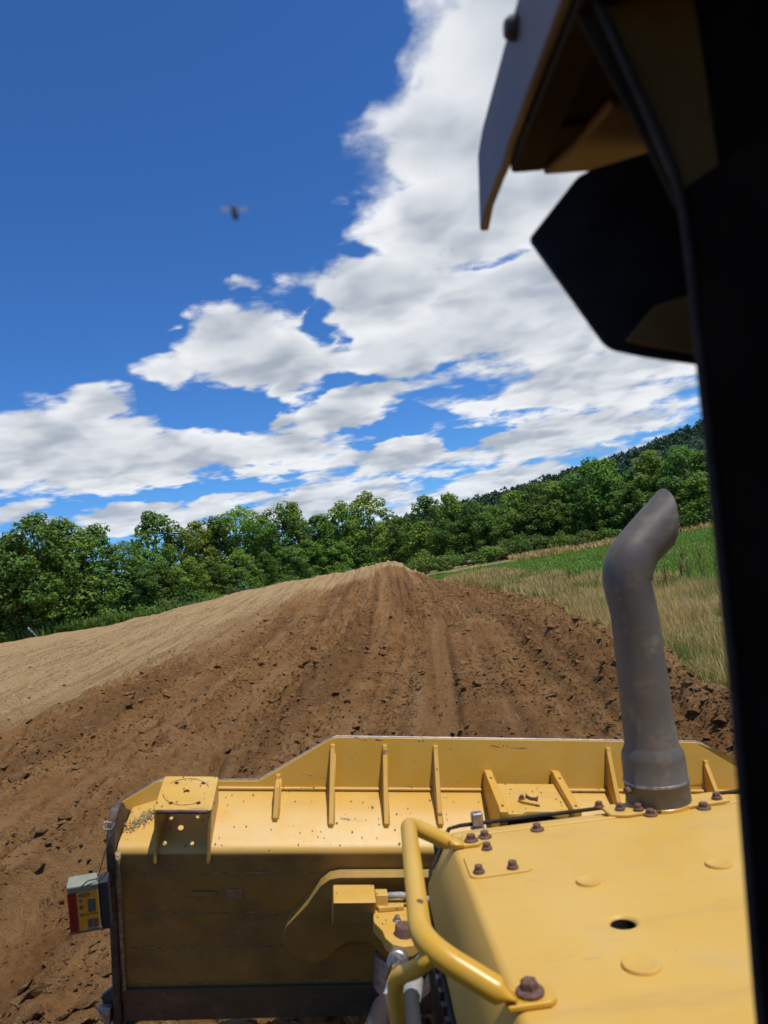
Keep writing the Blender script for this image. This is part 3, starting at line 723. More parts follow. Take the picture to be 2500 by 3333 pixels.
# wooded hill behind
def hill_h(x):
    xs = [-700, -300, -80, 30, 120, 225, 311, 360, 450, 600, 900]; hs = [2, 8, 18, 27, 38, 54, 71, 81, 97, 112, 119]
    return np.interp(x, xs, hs)
hx = np.arange(-700, 901, 12.0); hy = np.arange(300, 1001, 14.0)
HX, HY = np.meshgrid(hx, hy)
def hillz(x, y):
    t = sst(y, 300, 600) * (1 - 0.75 * sst(y, 620, 1000))
    return hill_h(x) * t + 5 * (fbm(x * .012, y * .012, 141, 3) - .5) * t - 1.0
HZ = hillz(HX, HY)
hi = np.arange(HX.size).reshape(HX.shape)
hq = np.stack([hi[:-1, :-1], hi[:-1, 1:], hi[1:, 1:], hi[1:, :-1]], -1).reshape(-1, 4)
tag(link('hill', raw_mesh('hill', np.stack([HX, HY, HZ], -1).reshape(-1, 3), hq, 4, 'forest', True), None), kind='structure')
rr = np.random.default_rng(77)
cv, cf = leaf_cloud(rr, [(np.array([0, 0, 4.5]), np.array([2.7, 2.7, 3.2])), (np.array([.9, -1.0, 6.2]), np.array([1.7, 1.7, 2.0]))], 3.4, .85)
nn = 2700
fx = rr.uniform(-60, 520, nn); fy = 650 - 260 * rr.random(nn) ** 1.35
fz = hillz(fx, fy) - 2.5
sc_ = rr.uniform(.75, 1.35, nn)
V, Fc = scatter(cv, cf, np.stack([fx, fy, fz], -1), rr.random(nn) * 6.28, np.stack([sc_, sc_, sc_ * rr.uniform(.85, 1.3, nn)], -1))
tag(link('hill_forest', raw_mesh('hill_forest', V, Fc, 4, 'forest'), None), 'dark green wooded hillside rising behind the trees on the right', 'forest', kind='stuff')

# white A shaped stake pair at the edge of the field, far left
st = empty('grade_stake', Matrix.Translation((-38.2, 84.5, float(terrain(-38.2, 84.5, False)))))
b = MB(); b.box((0, 0, 0), (.16, .05, 1.5), Matrix.Translation((.35, 0, .62)) @ Matrix.Rotation(R(-36), 4, 'Y')); link('board', b.mesh('board'), 'white', st, .005)
b = MB(); b.box((0, 0, 0), (.07, .04, 1.45), Matrix.Translation((-.33, 0, .60)) @ Matrix.Rotation(R(30), 4, 'Y')); link('prop', b.mesh('prop'), 'bark', st, .005)
tag(st, 'small white A shaped stake at the far left edge of the bare field', 'stake')

# ------------------------------------------------------------------ bulldozer (numbers are metres in the machine's own axes from the operator's eye point)
ROLL = Matrix.Rotation(R(3.0), 4, 'Y')
BASE = Vector((0.65, 1.0, -2.1))
dozer = empty('bulldozer', Matrix.Translation(EYE) @ ROLL @ Matrix.Translation(BASE))
tag(dozer, 'yellow crawler bulldozer with wide front blade, hood and grey exhaust pipe', 'bulldozer')
def mb(): return MB(BASE)
def hz_(y): return -0.78 - 0.05 * (y - 1.9)          # hood top plane
SLOPE = Matrix.Rotation(-math.atan(0.05), 4, 'X')
def on_hood(x, y, dz=0.0): return Matrix.Translation((x, y, hz_(y) + dz)) @ SLOPE

# hood shell
b = mb(); secs = []
for y, ins, dz in ((0.62, 0, 0), (1.3, 0, 0), (2.055, 0, 0), (2.15, .012, -.012)):
    z = hz_(y) + dz
    secs.append([(.118 + ins, y, z - .72), (.118 + ins, y, z - .125), (.196 + ins, y, z), (1.134 - ins, y, z), (1.212 - ins, y, z - .125), (1.212 - ins, y, z - .72)])
vs = [q for s_ in secs for q in s_]; fs = []
for i in range(len(secs) - 1):
    for j in range(5): fs.append((i * 6 + j, i * 6 + j + 1, (i + 1) * 6 + j + 1, (i + 1) * 6 + j))
    fs.append((i * 6 + 5, i * 6, (i + 1) * 6, (i + 1) * 6 + 5))
fs += [(5, 4, 3, 2, 1, 0), tuple(18 + j for j in range(6))]
b.add(vs, fs)
cut = mb(); cut.lathe([(.0240, -.45), (.0240, .05)], 28, on_hood(.464, 1.452))
hm = boolean_cut(b.mesh('hood'), cut.mesh('cut'))
hood = link('hood', hm, 'hood', dozer, .012, 3)
b = mb(); n0 = 28; MM = on_hood(.464, 1.452)
b.add([(.0239 * math.cos(2 * math.pi * k / n0), .0239 * math.sin(2 * math.pi * k / n0), z) for z in (-.006, -.42) for k in range(n0)], [(k, (k + 1) % n0, n0 + (k + 1) % n0, n0 + k) for k in range(n0)] + [tuple(n0 + k for k in range(n0))], MM)
link('hole_shade', b.mesh('hole_shade'), 'void', hood)  # black sleeve paints in the darkness inside the hole
# dark side grille panels let into the hood flank and the radiator front
b = mb()
for y0, y1 in ((1.02, 1.38), (1.42, 1.78), (1.82, 2.08)):
    b.box((.112, (y0 + y1) / 2, -1.17), (.014, y1 - y0, .42))
gr = link('side_grille', b.mesh('side_grille'), 'void', hood, .006)
b = mb()
for k in range(22): b.box((.102, .985 + k * .052, -1.17), (.012, .018, .42))
link('grille_bars', b.mesh('grille_bars'), 'wornplate', hood)
b = mb(); b.box((.665, 2.175, -1.2), (1.02, .05, .72)); link('radiator_guard', b.mesh('radiator_guard'), 'void', hood, .01)
# front lip seal
b = mb(); zf = hz_(2.15) - .012
b.tube([(.128, 2.10, zf - .13), (.134, 2.135, zf - .10), (.205, 2.165, zf + .004), (.24, 2.168, zf + .008), (.66, 2.168, zf + .008), (1.10, 2.168, zf + .008), (1.20, 2.135, zf - .10)], .0058, 10)
link('lip_seal', b.mesh('lip_seal', True), 'seal', hood)
b = mb(); b.box((0, 0, .016), (.034, .03, .04), Matrix.Translation((.292, 2.166, zf + .006))); b.box((0, 0, .0), (.042, .04, .014), Matrix.Translation((.292, 2.166, zf - .008)))
link('lip_clip', b.mesh('lip_clip'), 'steel', hood, .006)

# bolts and plugs
def bolt_mesh(r, hh, fl):
    q = MB(); q.lathe([(fl, 0), (fl, .0035), (fl * .9, .006), (r * .9, .007)], 20)
    q.lathe([(r, .005), (r, .005 + hh * .85), (r * .86, .005 + hh)], 6)
    return autosmooth(q.mesh('bolt'), 30)
BOLT = bolt_mesh(.0125, .013, .0195); BOLT.materials.append(M['rust'])
BBIG = bolt_mesh(.0150, .015, .024); BBIG.materials.append(M['rust'])
BSM = bolt_mesh(.0110, .012, .0145); BSM.materials.append(M['rust'])
rb = random.Random(3)
def put(name, me, parent, mtx, basev):
    o = bpy.data.objects.new(name, me); COL.objects.link(o); o.parent = parent
    o.matrix_basis = Matrix.Translation(-basev) @ mtx @ Matrix.Rotation(rb.random() * 6.28, 4, 'Z')
    return o
HB = hood.matrix_basis
for me_, x, y, dz in ((BOLT, .290, 2.030, 0), (BOLT, .441, 2.036, 0), (BOLT, .771, 2.040, 0), (BOLT, .927, 2.040, 0), (BSM, .279, 1.938, .001), (BSM, .230, 1.776, .006), (BSM, .314, 1.777, .006),
                     (BOLT, .245, 1.984, .011), (BBIG, .222, 1.228, .013), (BSM, .700, 2.085, .013), (BSM, .745, 2.060, .013), (BSM, .985, 2.075, .013), (BSM, .655, 2.135, .01)):
    put('bolt', me_, hood, on_hood(x, y, dz), BASE)
def plug_mesh(r):
    q = MB(); q.lathe([(r, -.002), (r, .004), (r * .95, .0062), (r * .7, .0066), (r * .66, .0060), (r * .3, .0060), (r * .05, .0060)], 30)
    mm = autosmooth(q.mesh('plug'), 40); mm.materials.append(M['hood']); return mm
P1 = plug_mesh(.0275); P2 = plug_mesh(.0295); P3 = plug_mesh(.0345)
put('plug', P1, hood, on_hood(.461, 1.654), BASE); put('plug', P2, hood, on_hood(.770, 1.657), BASE); put('plug', P3, hood, on_hood(.435, 1.285), BASE); put('plug', P2, hood, on_hood(1.05, 2.0), BASE)
# small access cover with rounded corners
b = mb(); pts = []
for cx, cy, a0 in ((.340, 1.775, -90), (.332, 1.868, 0), (.228, 1.885, 90), (.226, 1.772, 180)):
    for k in range(5):
        a = R(a0 + k * 22.5); pts.append((cx + .020 * math.cos(a), cy + .020 * math.sin(a)))
b.prism(pts, lambda u, v, w_: (u, v, hz_(v) + w_), -.002, .005)
link('access_cover', b.mesh('access_cover'), 'hood', hood, .0025, 2)
# stiffening ridge behind the lip
b = mb(); b.box((.66, 2.06, hz_(2.06) + .001), (.86, .012, .006)); link('lip_crease', b.mesh('lip_crease'), 'hood', hood, .003)

# grab handle on the hood
def arc_path(pts, rad, seg=7):
    P = [Vector(q) for q in pts]; outp = [P[0]]
    for i in range(1, len(P) - 1):
        a = (P[i - 1] - P[i]); c = (P[i + 1] - P[i]); r_ = min(rad if not hasattr(rad, '__len__') else rad[i], a.length * .48, c.length * .48)
        p0 = P[i] + a.normalized() * r_; p1 = P[i] + c.normalized() * r_
        for k in range(seg + 1):
            t = k / seg; outp.append(p0.lerp(P[i], t).lerp(P[i].lerp(p1, t), t))
    outp.append(P[-1]); return outp
b = mb()
hp = arc_path([(.222, 1.984, hz_(1.984) + .012), (.182, 1.984, hz_(1.984) + .016), (.078, 1.984, -.706), (.052, 1.285, -.662), (.170, 1.222, -.722), (.190, 1.226, hz_(1.226) + .016)], [0, .03, .045, .085, .03, 0])
rads = []
for i, q in enumerate(hp):
    t = i / (len(hp) - 1); fl = max(0, 1 - min(abs(i), abs(len(hp) - 1 - i)) / 5.0)
    rads.append((.0215, .0215) if fl == 0 else (.0215 + .006 * fl, .0215 - .0165 * fl))
b.tube(hp, rads, 18)
gh = link('grab_handle', b.mesh('grab_handle', True), 'handle', dozer)
for yy_, x0, x1, nm in ((1.984, .192, .272, .022), (1.228, .178, .262, .030)):
    b = mb(); b.prism([(x0, yy_ - nm), (x1 - .012, yy_ - nm), (x1, yy_ - nm + .012), (x1, yy_ + nm - .012), (x1 - .012, yy_ + nm), (x0, yy_ + nm)], lambda u, v, w_: (u, v, hz_(v) + w_), .0005, .011)
    link('handle_foot', b.mesh('handle_foot'), 'handle', gh, .003)
# lower branch of the handle down the side of the machine
b = mb(); b.tube(arc_path([(.072, 1.275, -.678), (.040, 1.33, -.728), (-.002, 1.38, -.765), (-.002, 1.42, -.93), (.0, 1.42, -1.10), (.11, 1.42, -1.16)], [0, .02, .045, .05, .05, 0]), .0155, 16)
link('handle_branch', b.mesh('handle_branch', True), 'handle', gh)

# exhaust stack
b = mb(); sx, sy = .832, 2.125
zb = hz_(sy) - .004
b.lathe([(.0945, 0), (.0945, .018), (.090, .022)], 32, Matrix.Translation((sx, sy, zb)))
link('exhaust_base_ring', autosmooth(b.mesh('exhaust_base_ring')), 'handle', dozer)
b = mb()
b.prism([(.66, 2.060), (.705, 2.042), (1.015, 2.055), (1.02, 2.147), (.66, 2.147)], lambda u, v, w_: (u, v, hz_(v) + w_), .001, .011)
link('exhaust_flange', b.mesh('exhaust_flange'), 'hood', dozer, .003)
b = mb(); path = [(sx, sy, zb + .02)]
prof = [(.0925, .018), (.0925, .072), (.0935, .074), (.0935, .079), (.0915, .081), (.0905, .145), (.0885, .160), (.080, .176), (.0765, .186), (.0735, .30), (.0715, .45), (.0695, .57)]
pth = [Vector((sx, sy, zb + z)) for r_, z in prof]; rad = [r_ for r_, z in prof]
bend0 = Vector((sx - .010, sy, -.145)); ang = 52; Rb = .150
dirn = Vector((.985, .17, 0)).normalized()
for k in range(1, 11):
    a = R(ang * k / 10); pth.append(bend0 + dirn * Rb * (1 - math.cos(a)) + Vector((0, 0, Rb * math.sin(a)))); rad.append(.0695 + .004 * math.sin(math.pi * k / 10))
ax = dirn * math.sin(R(ang)) + Vector((0, 0, math.cos(R(ang))))
pth.append(pth[-1] + ax * .065); rad.append(.071); pth.append(pth[-1] + ax * .06); rad.append(.072)
b.tube(pth, rad, 40, True)
n_ = 40; end = b.v[-n_:]; cutn = Vector((dirn.x, dirn.y, -.06)).normalized(); cp = pth[-1]
for k in range(n_):
    q = b.v[len(b.v) - n_ + k]; b.v[len(b.v) - n_ + k] = q - ax * ((q - cp).dot(cutn) / ax.dot(cutn))
b.f.pop()
# inner wall of the outlet
k0 = len(b.v); ring = [b.v[k0 - n_ + k] for k in range(n_)]; cen = sum(ring, Vector()) / n_
b.v += [cen + (q - cen) * .93 for q in ring] + [cen + (q - cen) * .90 - ax * .12 for q in ring]
for k in range(n_):
    j = (k + 1) % n_
    b.f += [(k0 - n_ + k, k0 - n_ + j, k0 + j, k0 + k), (k0 + k, k0 + j, k0 + n_ + j, k0 + n_ + k)]
b.f.append(tuple(k0 + n_ + k for k in range(n_)))
stack = link('exhaust_pipe', autosmooth(b.mesh('exhaust_pipe'), 50), 'stack', dozer)
b = mb(); b.lathe([(.0940, .0765), (.0950, .079), (.0950, .0815), (.0930, .084)], 40, Matrix.Translation((sx, sy, zb))); link('clamp_band', autosmooth(b.mesh('clamp_band')), 'steel', stack)
b = mb(); b.tube([(sx - .094, sy - .03, zb + .066), (sx - .108, sy - .035, zb + .066)], .010, 8); link('clamp_screw', b.mesh('clamp_screw'), 'rust', stack)

# undercarriage and frame below the hood, out of the picture from the seat but part of the machine
b = mb(); b.box((.665, 1.3, -1.62), (.7, 1.9, .45)); link('chassis', b.mesh('chassis'), 'wornplate', dozer, .03)
for xc in (-.235, 1.565):
    b = mb(); pts = []
    for a in range(90, 271, 20): pts.append((-.9 + .36 * math.cos(R(a)), -1.70 + .36 * math.sin(R(a))))
    for a in range(-90, 91, 20): pts.append((1.32 + .36 * math.cos(R(a)), -1.70 + .36 * math.sin(R(a))))
    b.prism(pts, lambda u, v, w_: (w_, u, v), xc - .27, xc + .27)
    tk = link('crawler_track', b.mesh('crawler_track'), 'wornplate', dozer, .01)
    b = mb()
    for k in range(14): b.box((xc, -.95 + k * .17, -1.325), (.54, .02, .05))
    link('grousers', b.mesh('grousers'), 'wornplate', tk)

# ---------------- cab: the camera leans out on its left side, so the pillar and roof edge stand close on the right
b = mb(); b.box((.735, -.1875, .486), (1.012, 1.865, .085)); cabroof = link('cab_roof', b.mesh('cab_roof'), 'cabbrown', dozer, .01)
b = mb(); b.prism([(.735, .443), (.762, .437), (.80, .440), (.867, .441), (.907, .4287), (.9095, .434), (.871, .516), (.83, .527), (.70, .533), (-.9, .535), (-.9, .440), (.4, .440)], lambda u, v, w_: (w_, u, v), .214, .226)
link('roof_fascia', b.mesh('roof_fascia'), 'fascia', cabroof, .003)
b = mb(); b.prism([(.40, .432), (.70, .432), (.765, .428), (.775, .434), (.775, .4425), (.40, .4425)], lambda u, v, w_: (w_, u, v), .2262, .262); link('roof_lip', b.mesh('roof_lip'), 'cabbrown', cabroof, .003)
b = mb(); b.box((.312, .735, .4435), (.172, .075, .016)); link('roof_front_rail', b.mesh('roof_front_rail'), 'cabbrown', cabroof, .003)
# panel under the roof: bounced sunlight put in as paler enamel
b = mb(); b.prism([(.300, .655), (.395, .700), (.395, .772), (.262, .772), (.285, .72)], lambda u, v, w_: (u, v, w_), .425, .4395); link('bounce_lit_panel', b.mesh('bounce_lit_panel'), 'cabyellow', cabroof, .004)
b = mb(); b.lathe([(.012, 0), (.012, .006), (.008, .012)], 14, Matrix.Translation((.215, .655, .515)) @ Matrix.Rotation(R(-90), 4, 'Y')); link('fascia_bolt', autosmooth(b.mesh('fascia_bolt')), 'rubber', cabroof)
# A pillar: its outer edge flares back towards the windscreen, so the far corner is the outline seen from the seat
b = mb()
lp = [(.256, -.884), (.259, -.359), (.267, -.233), (.274, -.121), (.279, -.029), (.2815, .066), (.283, .139), (.286, .20), (.2885, .273), (.32, .278), (.32, .44), (.47, .44), (.47, -.884)]
b.prism(lp, lambda u, v, w_: (u + (.53 - w_) * .35, w_, v), .45, .53)
pil = link('cab_pillar', b.mesh('cab_pillar'), 'cab', dozer, .006)
b = mb(); b.tube(arc_path([(.2565, .526, -.884), (.2595, .526, -.359), (.2745, .526, -.121), (.2815, .526, .066), (.2865, .526, .20), (.2875, .526, .274), (.265, .526, .350), (.239, .526, .437)], .03, 4), .0040, 10)
link('door_seal', b.mesh('door_seal', True), 'seal', pil)
b = mb(); b.prism([(.288, .270), (.325, .272), (.334, .34), (.336, .4385), (.240, .4385), (.266, .350)], lambda u, v, w_: (u, w_, v), .532, .5365)
link('pillar_gusset', b.mesh('pillar_gusset'), 'cabyellow', pil, .004)
b = mb(); b.prism([(.224, .4385), (.262, .340), (.288, .262), (.36, .28), (.36, .4385)], lambda u, v, w_: (u, w_, v), .5375, .5415)
link('pillar_backing', b.mesh('pillar_backing'), 'cabbrown', pil, .004)
# rest of the cab shell behind the camera
b = mb(); b.box((.735, -1.09, -.35), (1.0, .06, 1.57)); link('rear_wall', b.mesh('rear_wall'), 'cab', dozer, .01)
b = mb(); b.box((.255, -.72, -.35), (.05, .70, 1.57)); link('sky_block_wall', b.mesh('sky_block_wall'), 'cab', dozer, .01)  # unseen wall, added to block sky light from behind
b = mb(); b.box((1.215, -.30, -.35), (.04, 1.55, 1.57)); link('right_wall', b.mesh('right_wall'), 'cab', dozer, .01)
b = mb(); b.box((.735, -.25, -1.18), (1.0, 1.66, .06)); link('cab_floor', b.mesh('cab_floor'), 'cab', dozer, .01)
b = mb(); b.box((.72, .56, -.82), (.94, .06, .70)); link('dashboard', b.mesh('dashboard'), 'cab', dozer, .02)
b = mb(); b.box((.70, -.45, -.70), (.50, .50, .14)); b.box((.70, -.72, -.35), (.48, .12, .75)); link('seat', b.mesh('seat'), 'rubber', dozer, .04)
# mirror
b = mb(); mp = [(.2140, .3200), (.2700, .3790), (.2760, .3840), (.2900, .3900), (.3530, .4040), (.4700, .4240), (.4700, .150), (.374, .170), (.320, .183), (.2890, .1925), (.2830, .1960), (.2770, .2020), (.2165, .3130)]
b.prism(mp, lambda u, v, w_: (u + (w_ - .70) * .45, w_, v + (w_ - .70) * (.2 if v > .3 else .45)), .70, .735)
mir = link('mirror', b.mesh('mirror'), 'mirror', dozer, .004)
b = mb(); b.prism([(.335, .236), (.46, .262), (.46, .166), (.374, .181), (.322, .194), (.300, .202)], lambda u, v, w_: (u, w_, v), .694, .6995); link('painted_reflection', b.mesh('painted_reflection'), 'cabyellow', mir, .002)  # brown reflection in the mirror, painted as an enamel plate
b = mb(); b.tube([(.40, .72, .42), (.40, .72, .45)], .012, 10); link('mirror_arm', b.mesh('mirror_arm'), 'cab', mir)

# ---------------- blade (own axes: x along the blade, y forward, z up; from the eye point)
Bx = Vector((.97979703, .05673838, -.19177733)).normalized()
Bz = (Vector((0, 0, 1)) - Bx * Bx.z).normalized(); By = Bz.cross(Bx)
BF = Matrix((Bx, By, Bz)).transposed().to_4x4()
BO = Vector((.85, 3.0, -1.85))
BW = Matrix.Translation(EYE) @ BF @ Matrix.Translation(BO)
bladeloc = dozer.matrix_world.inverted() @ BW
def bb(): return MB(BO)
XL, XR = -.70, 2.42
FY, FZ = 3.13, -.915           # fold between top slope and spill guard
def sect(x):
    t = 0.0 if x > -.46 else min(1, (-.46 - x) / .24)
    fy, fz = FY - .02 * t, FZ - .075 * t
    pts = [(3.232, -1.872)]
    for k in range(1, 8): pts.append((2.918 + (3.232 - 2.918) * (1 - k / 7.5), -1.128 - (1.872 - 1.128) * (1 - k / 7.5)))
    pts += [(2.9115, -1.112), (2.906, -1.095), (2.906, -1.082), (2.914, -1.070), (2.928, -1.057)]
    pts += [(2.928 + (fy - 2.928) * .5, -1.057 + (fz + 1.057) * .5), (fy, fz), (fy + .03, fz), (3.12, -1.10), (3.10, -1.30), (3.13, -1.55), (3.22, -1.78), (3.27, -1.872)]
    return pts
b = bb(); xs = [XL, -.66, -.6, -.53, -.46, -.2, .2, .6, 1.0, 1.4, 1.8, XR]; m_ = len(sect(0))
vs = [(x, y, z) for x in xs for y, z in sect(x)]
fs = [(i * m_ + j, i * m_ + (j + 1) % m_, (i + 1) * m_ + (j + 1) % m_, (i + 1) * m_ + j) for i in range(len(xs) - 1) for j in range(m_)]
fs += [tuple(range(m_)), tuple((len(xs) - 1) * m_ + j for j in range(m_ - 1, -1, -1))]
b.add(vs, fs)
bme = autosmooth(b.mesh('blade'), 38)
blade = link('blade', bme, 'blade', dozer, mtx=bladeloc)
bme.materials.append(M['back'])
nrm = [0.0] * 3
for pz in bme.polygons:                       # rear wall below the bend: dirt, and shade painted into a darker base
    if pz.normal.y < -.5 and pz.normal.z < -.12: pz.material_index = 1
DN = Vector((0, .387, -.922)); NN = Vector((0, -.922, -.387)); P0 = Vector((0, 2.9, -1.085))
def sl(x, s_, n_): return Vector((x, 0, 0)) + P0 + DN * s_ + NN * n_
# horizontal weld seams on the rear wall
rs = random.Random(9)
for s0 in (.104, .303, .479, .675):
    b = bb(); k = 0; x = XL + .03; pts = []
    while x < XR: pts.append(sl(x, s0 + rs.uniform(-.0015, .0015), -.001)); x += .05
    b.tube(pts, [(.0036 + rs.uniform(-.0008, .001)) for _ in pts], 6)
    link('weld_seam', b.mesh('weld_seam', True), 'seam', blade)
b = bb(); b.prism([(XL, .690), (XR, .690), (XR, .862), (XL, .862)], lambda u, v, w_: sl(u, v, w_), .001, .016); link('cutting_edge', b.mesh('cutting_edge'), 'edge', blade, .003)
# spill guard
g = [(XL - .09, -1.02), (XL - .075, -.985), (-.618, -.890), (-.595, -.884), (-.19, -.882), (.110, -.708), (.135, -.700), (1.78, -.702), (1.81, -.708), (XR, -1.05), (XR, FZ - .01), (-.46, FZ - .01), (XL, FZ - .085)]
b = bb(); b.prism([(x, z) for x, z in g], lambda u, v, w_: (u, w_ + .10 * (v - FZ) , v), FY + .002, FY + .022)
guard = link('spill_guard', b.mesh('spill_guard'), 'guard', blade, .003)
b = bb(); b.tube([(x, FY - .004, FZ + .004) for x in np.arange(-.44, XR - .05, .06)], .008, 8); link('fold_weld', b.mesh('fold_weld', True), 'blade', blade)
# worn bright top edge
b = bb(); gl = g[1:10]
b.tube([(x, FY + .013 + .10 * (z - FZ), z + .001) for x, z in gl], .0048, 6); link('worn_rim', b.mesh('worn_rim', True), 'steel', blade)
# gussets
def gus(x, ztop, ybot, zbot, th=.020):
    q = bb(); yt = FY + .10 * (ztop - FZ) + .004
    q.prism([(yt, ztop), (yt - .018, ztop), (yt - .022, ztop - .02), (FY - .075, FZ + .035), (ybot - .004, zbot + .018), (ybot, zbot - .006), (ybot + .03, zbot - .002), (FY + .01, FZ - .02)], lambda u, v, w_: (w_, u, v), x - th / 2, x + th / 2)
    gq = link('gusset', q.mesh('gusset'), 'guard', blade, .003)
    q = bb(); q.tube([(x - th / 2 - .001, yt + .004, ztop - .01), (x - th / 2 - .001, FY, FZ + .01), (x - th / 2 - .001, ybot + .012, zbot + .006)], .006, 6)
    q.tube([(x + th / 2 + .001, yt + .004, ztop - .01), (x + th / 2 + .001, FY, FZ + .01), (x + th / 2 + .001, ybot + .012, zbot + .006)], .006, 6)
    link('gusset_weld', q.mesh('gusset_weld', True), 'blade', blade)
def cham(y): return -1.057 + (y - 2.928) * (FZ + 1.057) / (FY - 2.928)
gus(-.108, -.853, 3.000, cham(3.000))
for x in (.119, .346, .570, 1.356): gus(x, -.728, 2.978, cham(2.978))
gus(1.815, -.778, 2.978, cham(2.978))
# centre tower: two cheeks, sloping top plate, pin with keeper
for x, th in ((.800, .034), (1.104, .034)):
    q = bb(); q.prism([(3.135, -.826), (3.10, -.826), (3.085, -.834), (2.865, -.900), (2.845, -.912), (2.845, -.955), (2.88, -1.03), (2.93, -1.09), (3.0, -1.03), (3.13, -.925)], lambda u, v, w_: (w_, u, v), x - th / 2, x + th / 2)
    ck = link('tower_cheek', q.mesh('tower_cheek'), 'guard', blade, .004)
q = bb(); q.prism([(.818, 3.085), (1.086, 3.085), (1.086, 2.885), (1.068, 2.872), (1.03, 2.872), (1.005, 2.885), (.905, 2.885), (.880, 2.868), (.83, 2.868), (.818, 2.875)], lambda u, v, w_: (u, v, -.925 + (v - 2.875) * .26 + w_), -.024, 0)
tp = link('tower_plate', q.mesh('tower_plate'), 'blade', blade, .005)
TP = lambda x, y: Matrix.Translation((x, y, -.925 + (y - 2.875) * .26)) @ Matrix.Rotation(math.atan(.26), 4, 'X')
q = bb(); q.lathe([(.026, -.01), (.026, .022), (.023, .026)], 26, TP(.948, 2.962)); link('tower_pin', autosmooth(q.mesh('tower_pin')), 'rust', blade)
q = bb(); q.lathe([(.0245, .0262), (.0225, .028)], 26, TP(.948, 2.962)); link('pin_cap', autosmooth(q.mesh('pin_cap')), 'blade', blade)
q = bb(); q.prism([(-.062, .0), (-.052, -.014), (-.02, -.026), (.02, -.040), (.024, -.028), (.012, -.018), (-.03, .008), (-.048, .014)], lambda u, v, w_: TP(.948, 2.95) @ Vector((u, v, w_)), .001, .012); link('keeper', q.mesh('keeper'), 'blade', blade, .002)
def bput(name, me, mtx): return put(name, me, blade, mtx, BO)
BS2 = bolt_mesh(.0095, .011, .013); BS2.materials.append(M['rust'])
bput('bolt', BS2, TP(.902, 2.952) @ Matrix.Translation((0, 0, .011)))
for x, y, z in ((.800, 3.06, -.840), (.800, 2.872, -.896), (1.104, 3.06, -.840), (1.104, 2.872, -.896)):
    q = bb(); q.lathe([(.006, 0), (.006, .002), (.003, .003)], 10, Matrix.Translation((x, y, z - .002)) @ Matrix.Rotation(R(16), 4, 'X')); link('cheek_bolt', q.mesh('cheek_bolt'), 'rust', blade)
q = bb(); q.box((.952, 2.93, -.99), (.26, .02, .10)); link('tower_shadow_box', q.mesh('tower_shadow_box'), 'void', blade)  # black box standing in for the shade under the top plate
# left mast bracket: tilted top plate with five holes on two side plates
PT = lambda y: -.90 + .45 * (y - 2.879)
PLM = Matrix.Translation((-.452, 2.930, PT(2.930))) @ Matrix.Rotation(math.atan(.45), 4, 'X')
q = bb(); rc = []
for cx, cy, a0 in ((.096, -.083, -90), (.096, .083, 0), (-.096, .083, 90), (-.096, -.083, 180)):
    for k in range(4): rc.append((cx + .012 * math.cos(R(a0 + k * 30)), cy + .012 * math.sin(R(a0 + k * 30))))
q.prism(rc, lambda u, v, w_: PLM @ Vector((u, v, w_)), -.007, .007)
hc = bb()
for hx_, hy_, hr in ((-.005, .008, .0115), (-.052, -.056, .0078), (.052, -.056, .0078), (-.052, .056, .0078), (.052, .056, .0078)): hc.lathe([(hr, -.03), (hr, .03)], 18, PLM @ Matrix.Translation((hx_, hy_, 0)))
mbk = link('mast_bracket', boolean_cut(q.mesh('mast_bracket'), hc.mesh('c')), 'blade', blade, .0025)
q = bb(); nseg = 40
ringp = [PLM @ Vector((-.005 + .088 * math.cos(2 * math.pi * k / nseg), .006 + .074 * math.sin(2 * math.pi * k / nseg), .0072)) for k in range(nseg + 1)]
q.tube(ringp[2:17], [.0008 + .0012 * abs(math.sin(k * .7)) for k in range(15)], 5); q.tube(ringp[21:36], [.0007 + .0012 * abs(math.sin(k * 1.1)) for k in range(15)], 5)
link('worn_ring', q.mesh('worn_ring'), 'rust', blade)
q = bb(); q.tube([PLM @ Vector((u, -.0955, 0)) for u in np.linspace(-.094, .094, 12)], [(.0072, .0078)] * 12, 8); link('bracket_edge', q.mesh('bracket_edge', True), 'wornplate', blade)
for x in (-.553, -.352):
    q = bb(); q.prism([(3.022, PT(3.022) - .008), (2.850, PT(2.850) - .008), (2.872, -1.02), (2.892, -1.125), (2.905, -1.125), (2.912, -1.075), (2.94, -1.06), (3.09, -.955)], lambda u, v, w_: (w_, u, v), x - .006, x + .006)
    link('bracket_side', q.mesh('bracket_side'), 'blade', blade, .002)
# end plate on the left, heavy worn steel with rounded top
q = bb(); ep = [(3.29, -1.93), (3.20, -1.90), (2.93, -1.20), (2.885, -1.09), (2.872, -1.02), (2.880, -.965), (2.905, -.928), (2.94, -.915), (2.985, -.925), (3.03, -.96), (3.12, -1.00), (3.33, -1.12), (3.36, -1.5), (3.36, -1.88)]
q.prism(ep, lambda u, v, w_: (w_, u, v), XL - .036, XL - .004)
epl = link('end_plate', q.mesh('end_plate'), 'wornplate', blade, .006)
q = bb(); pts = [sl(XL + .004, t * .06, .004) for t in range(0, 15)]; q.tube([p_ + Vector((rs.uniform(-.002, .002), 0, 0)) for p_ in pts], [.010 + rs.uniform(-.003, .003) for _ in pts], 8); link('end_weld', q.mesh('end_weld', True), 'mud', blade)
q = bb(); q.prism([(XL - .10, -1.80), (XL - .045, -1.80), (XL - .045, -1.875), (XL - .07, -1.85)], lambda u, v, w_: (u, w_, v), 3.16, 3.20); link('corner_bit', q.mesh('corner_bit'), 'steel', blade, .003)
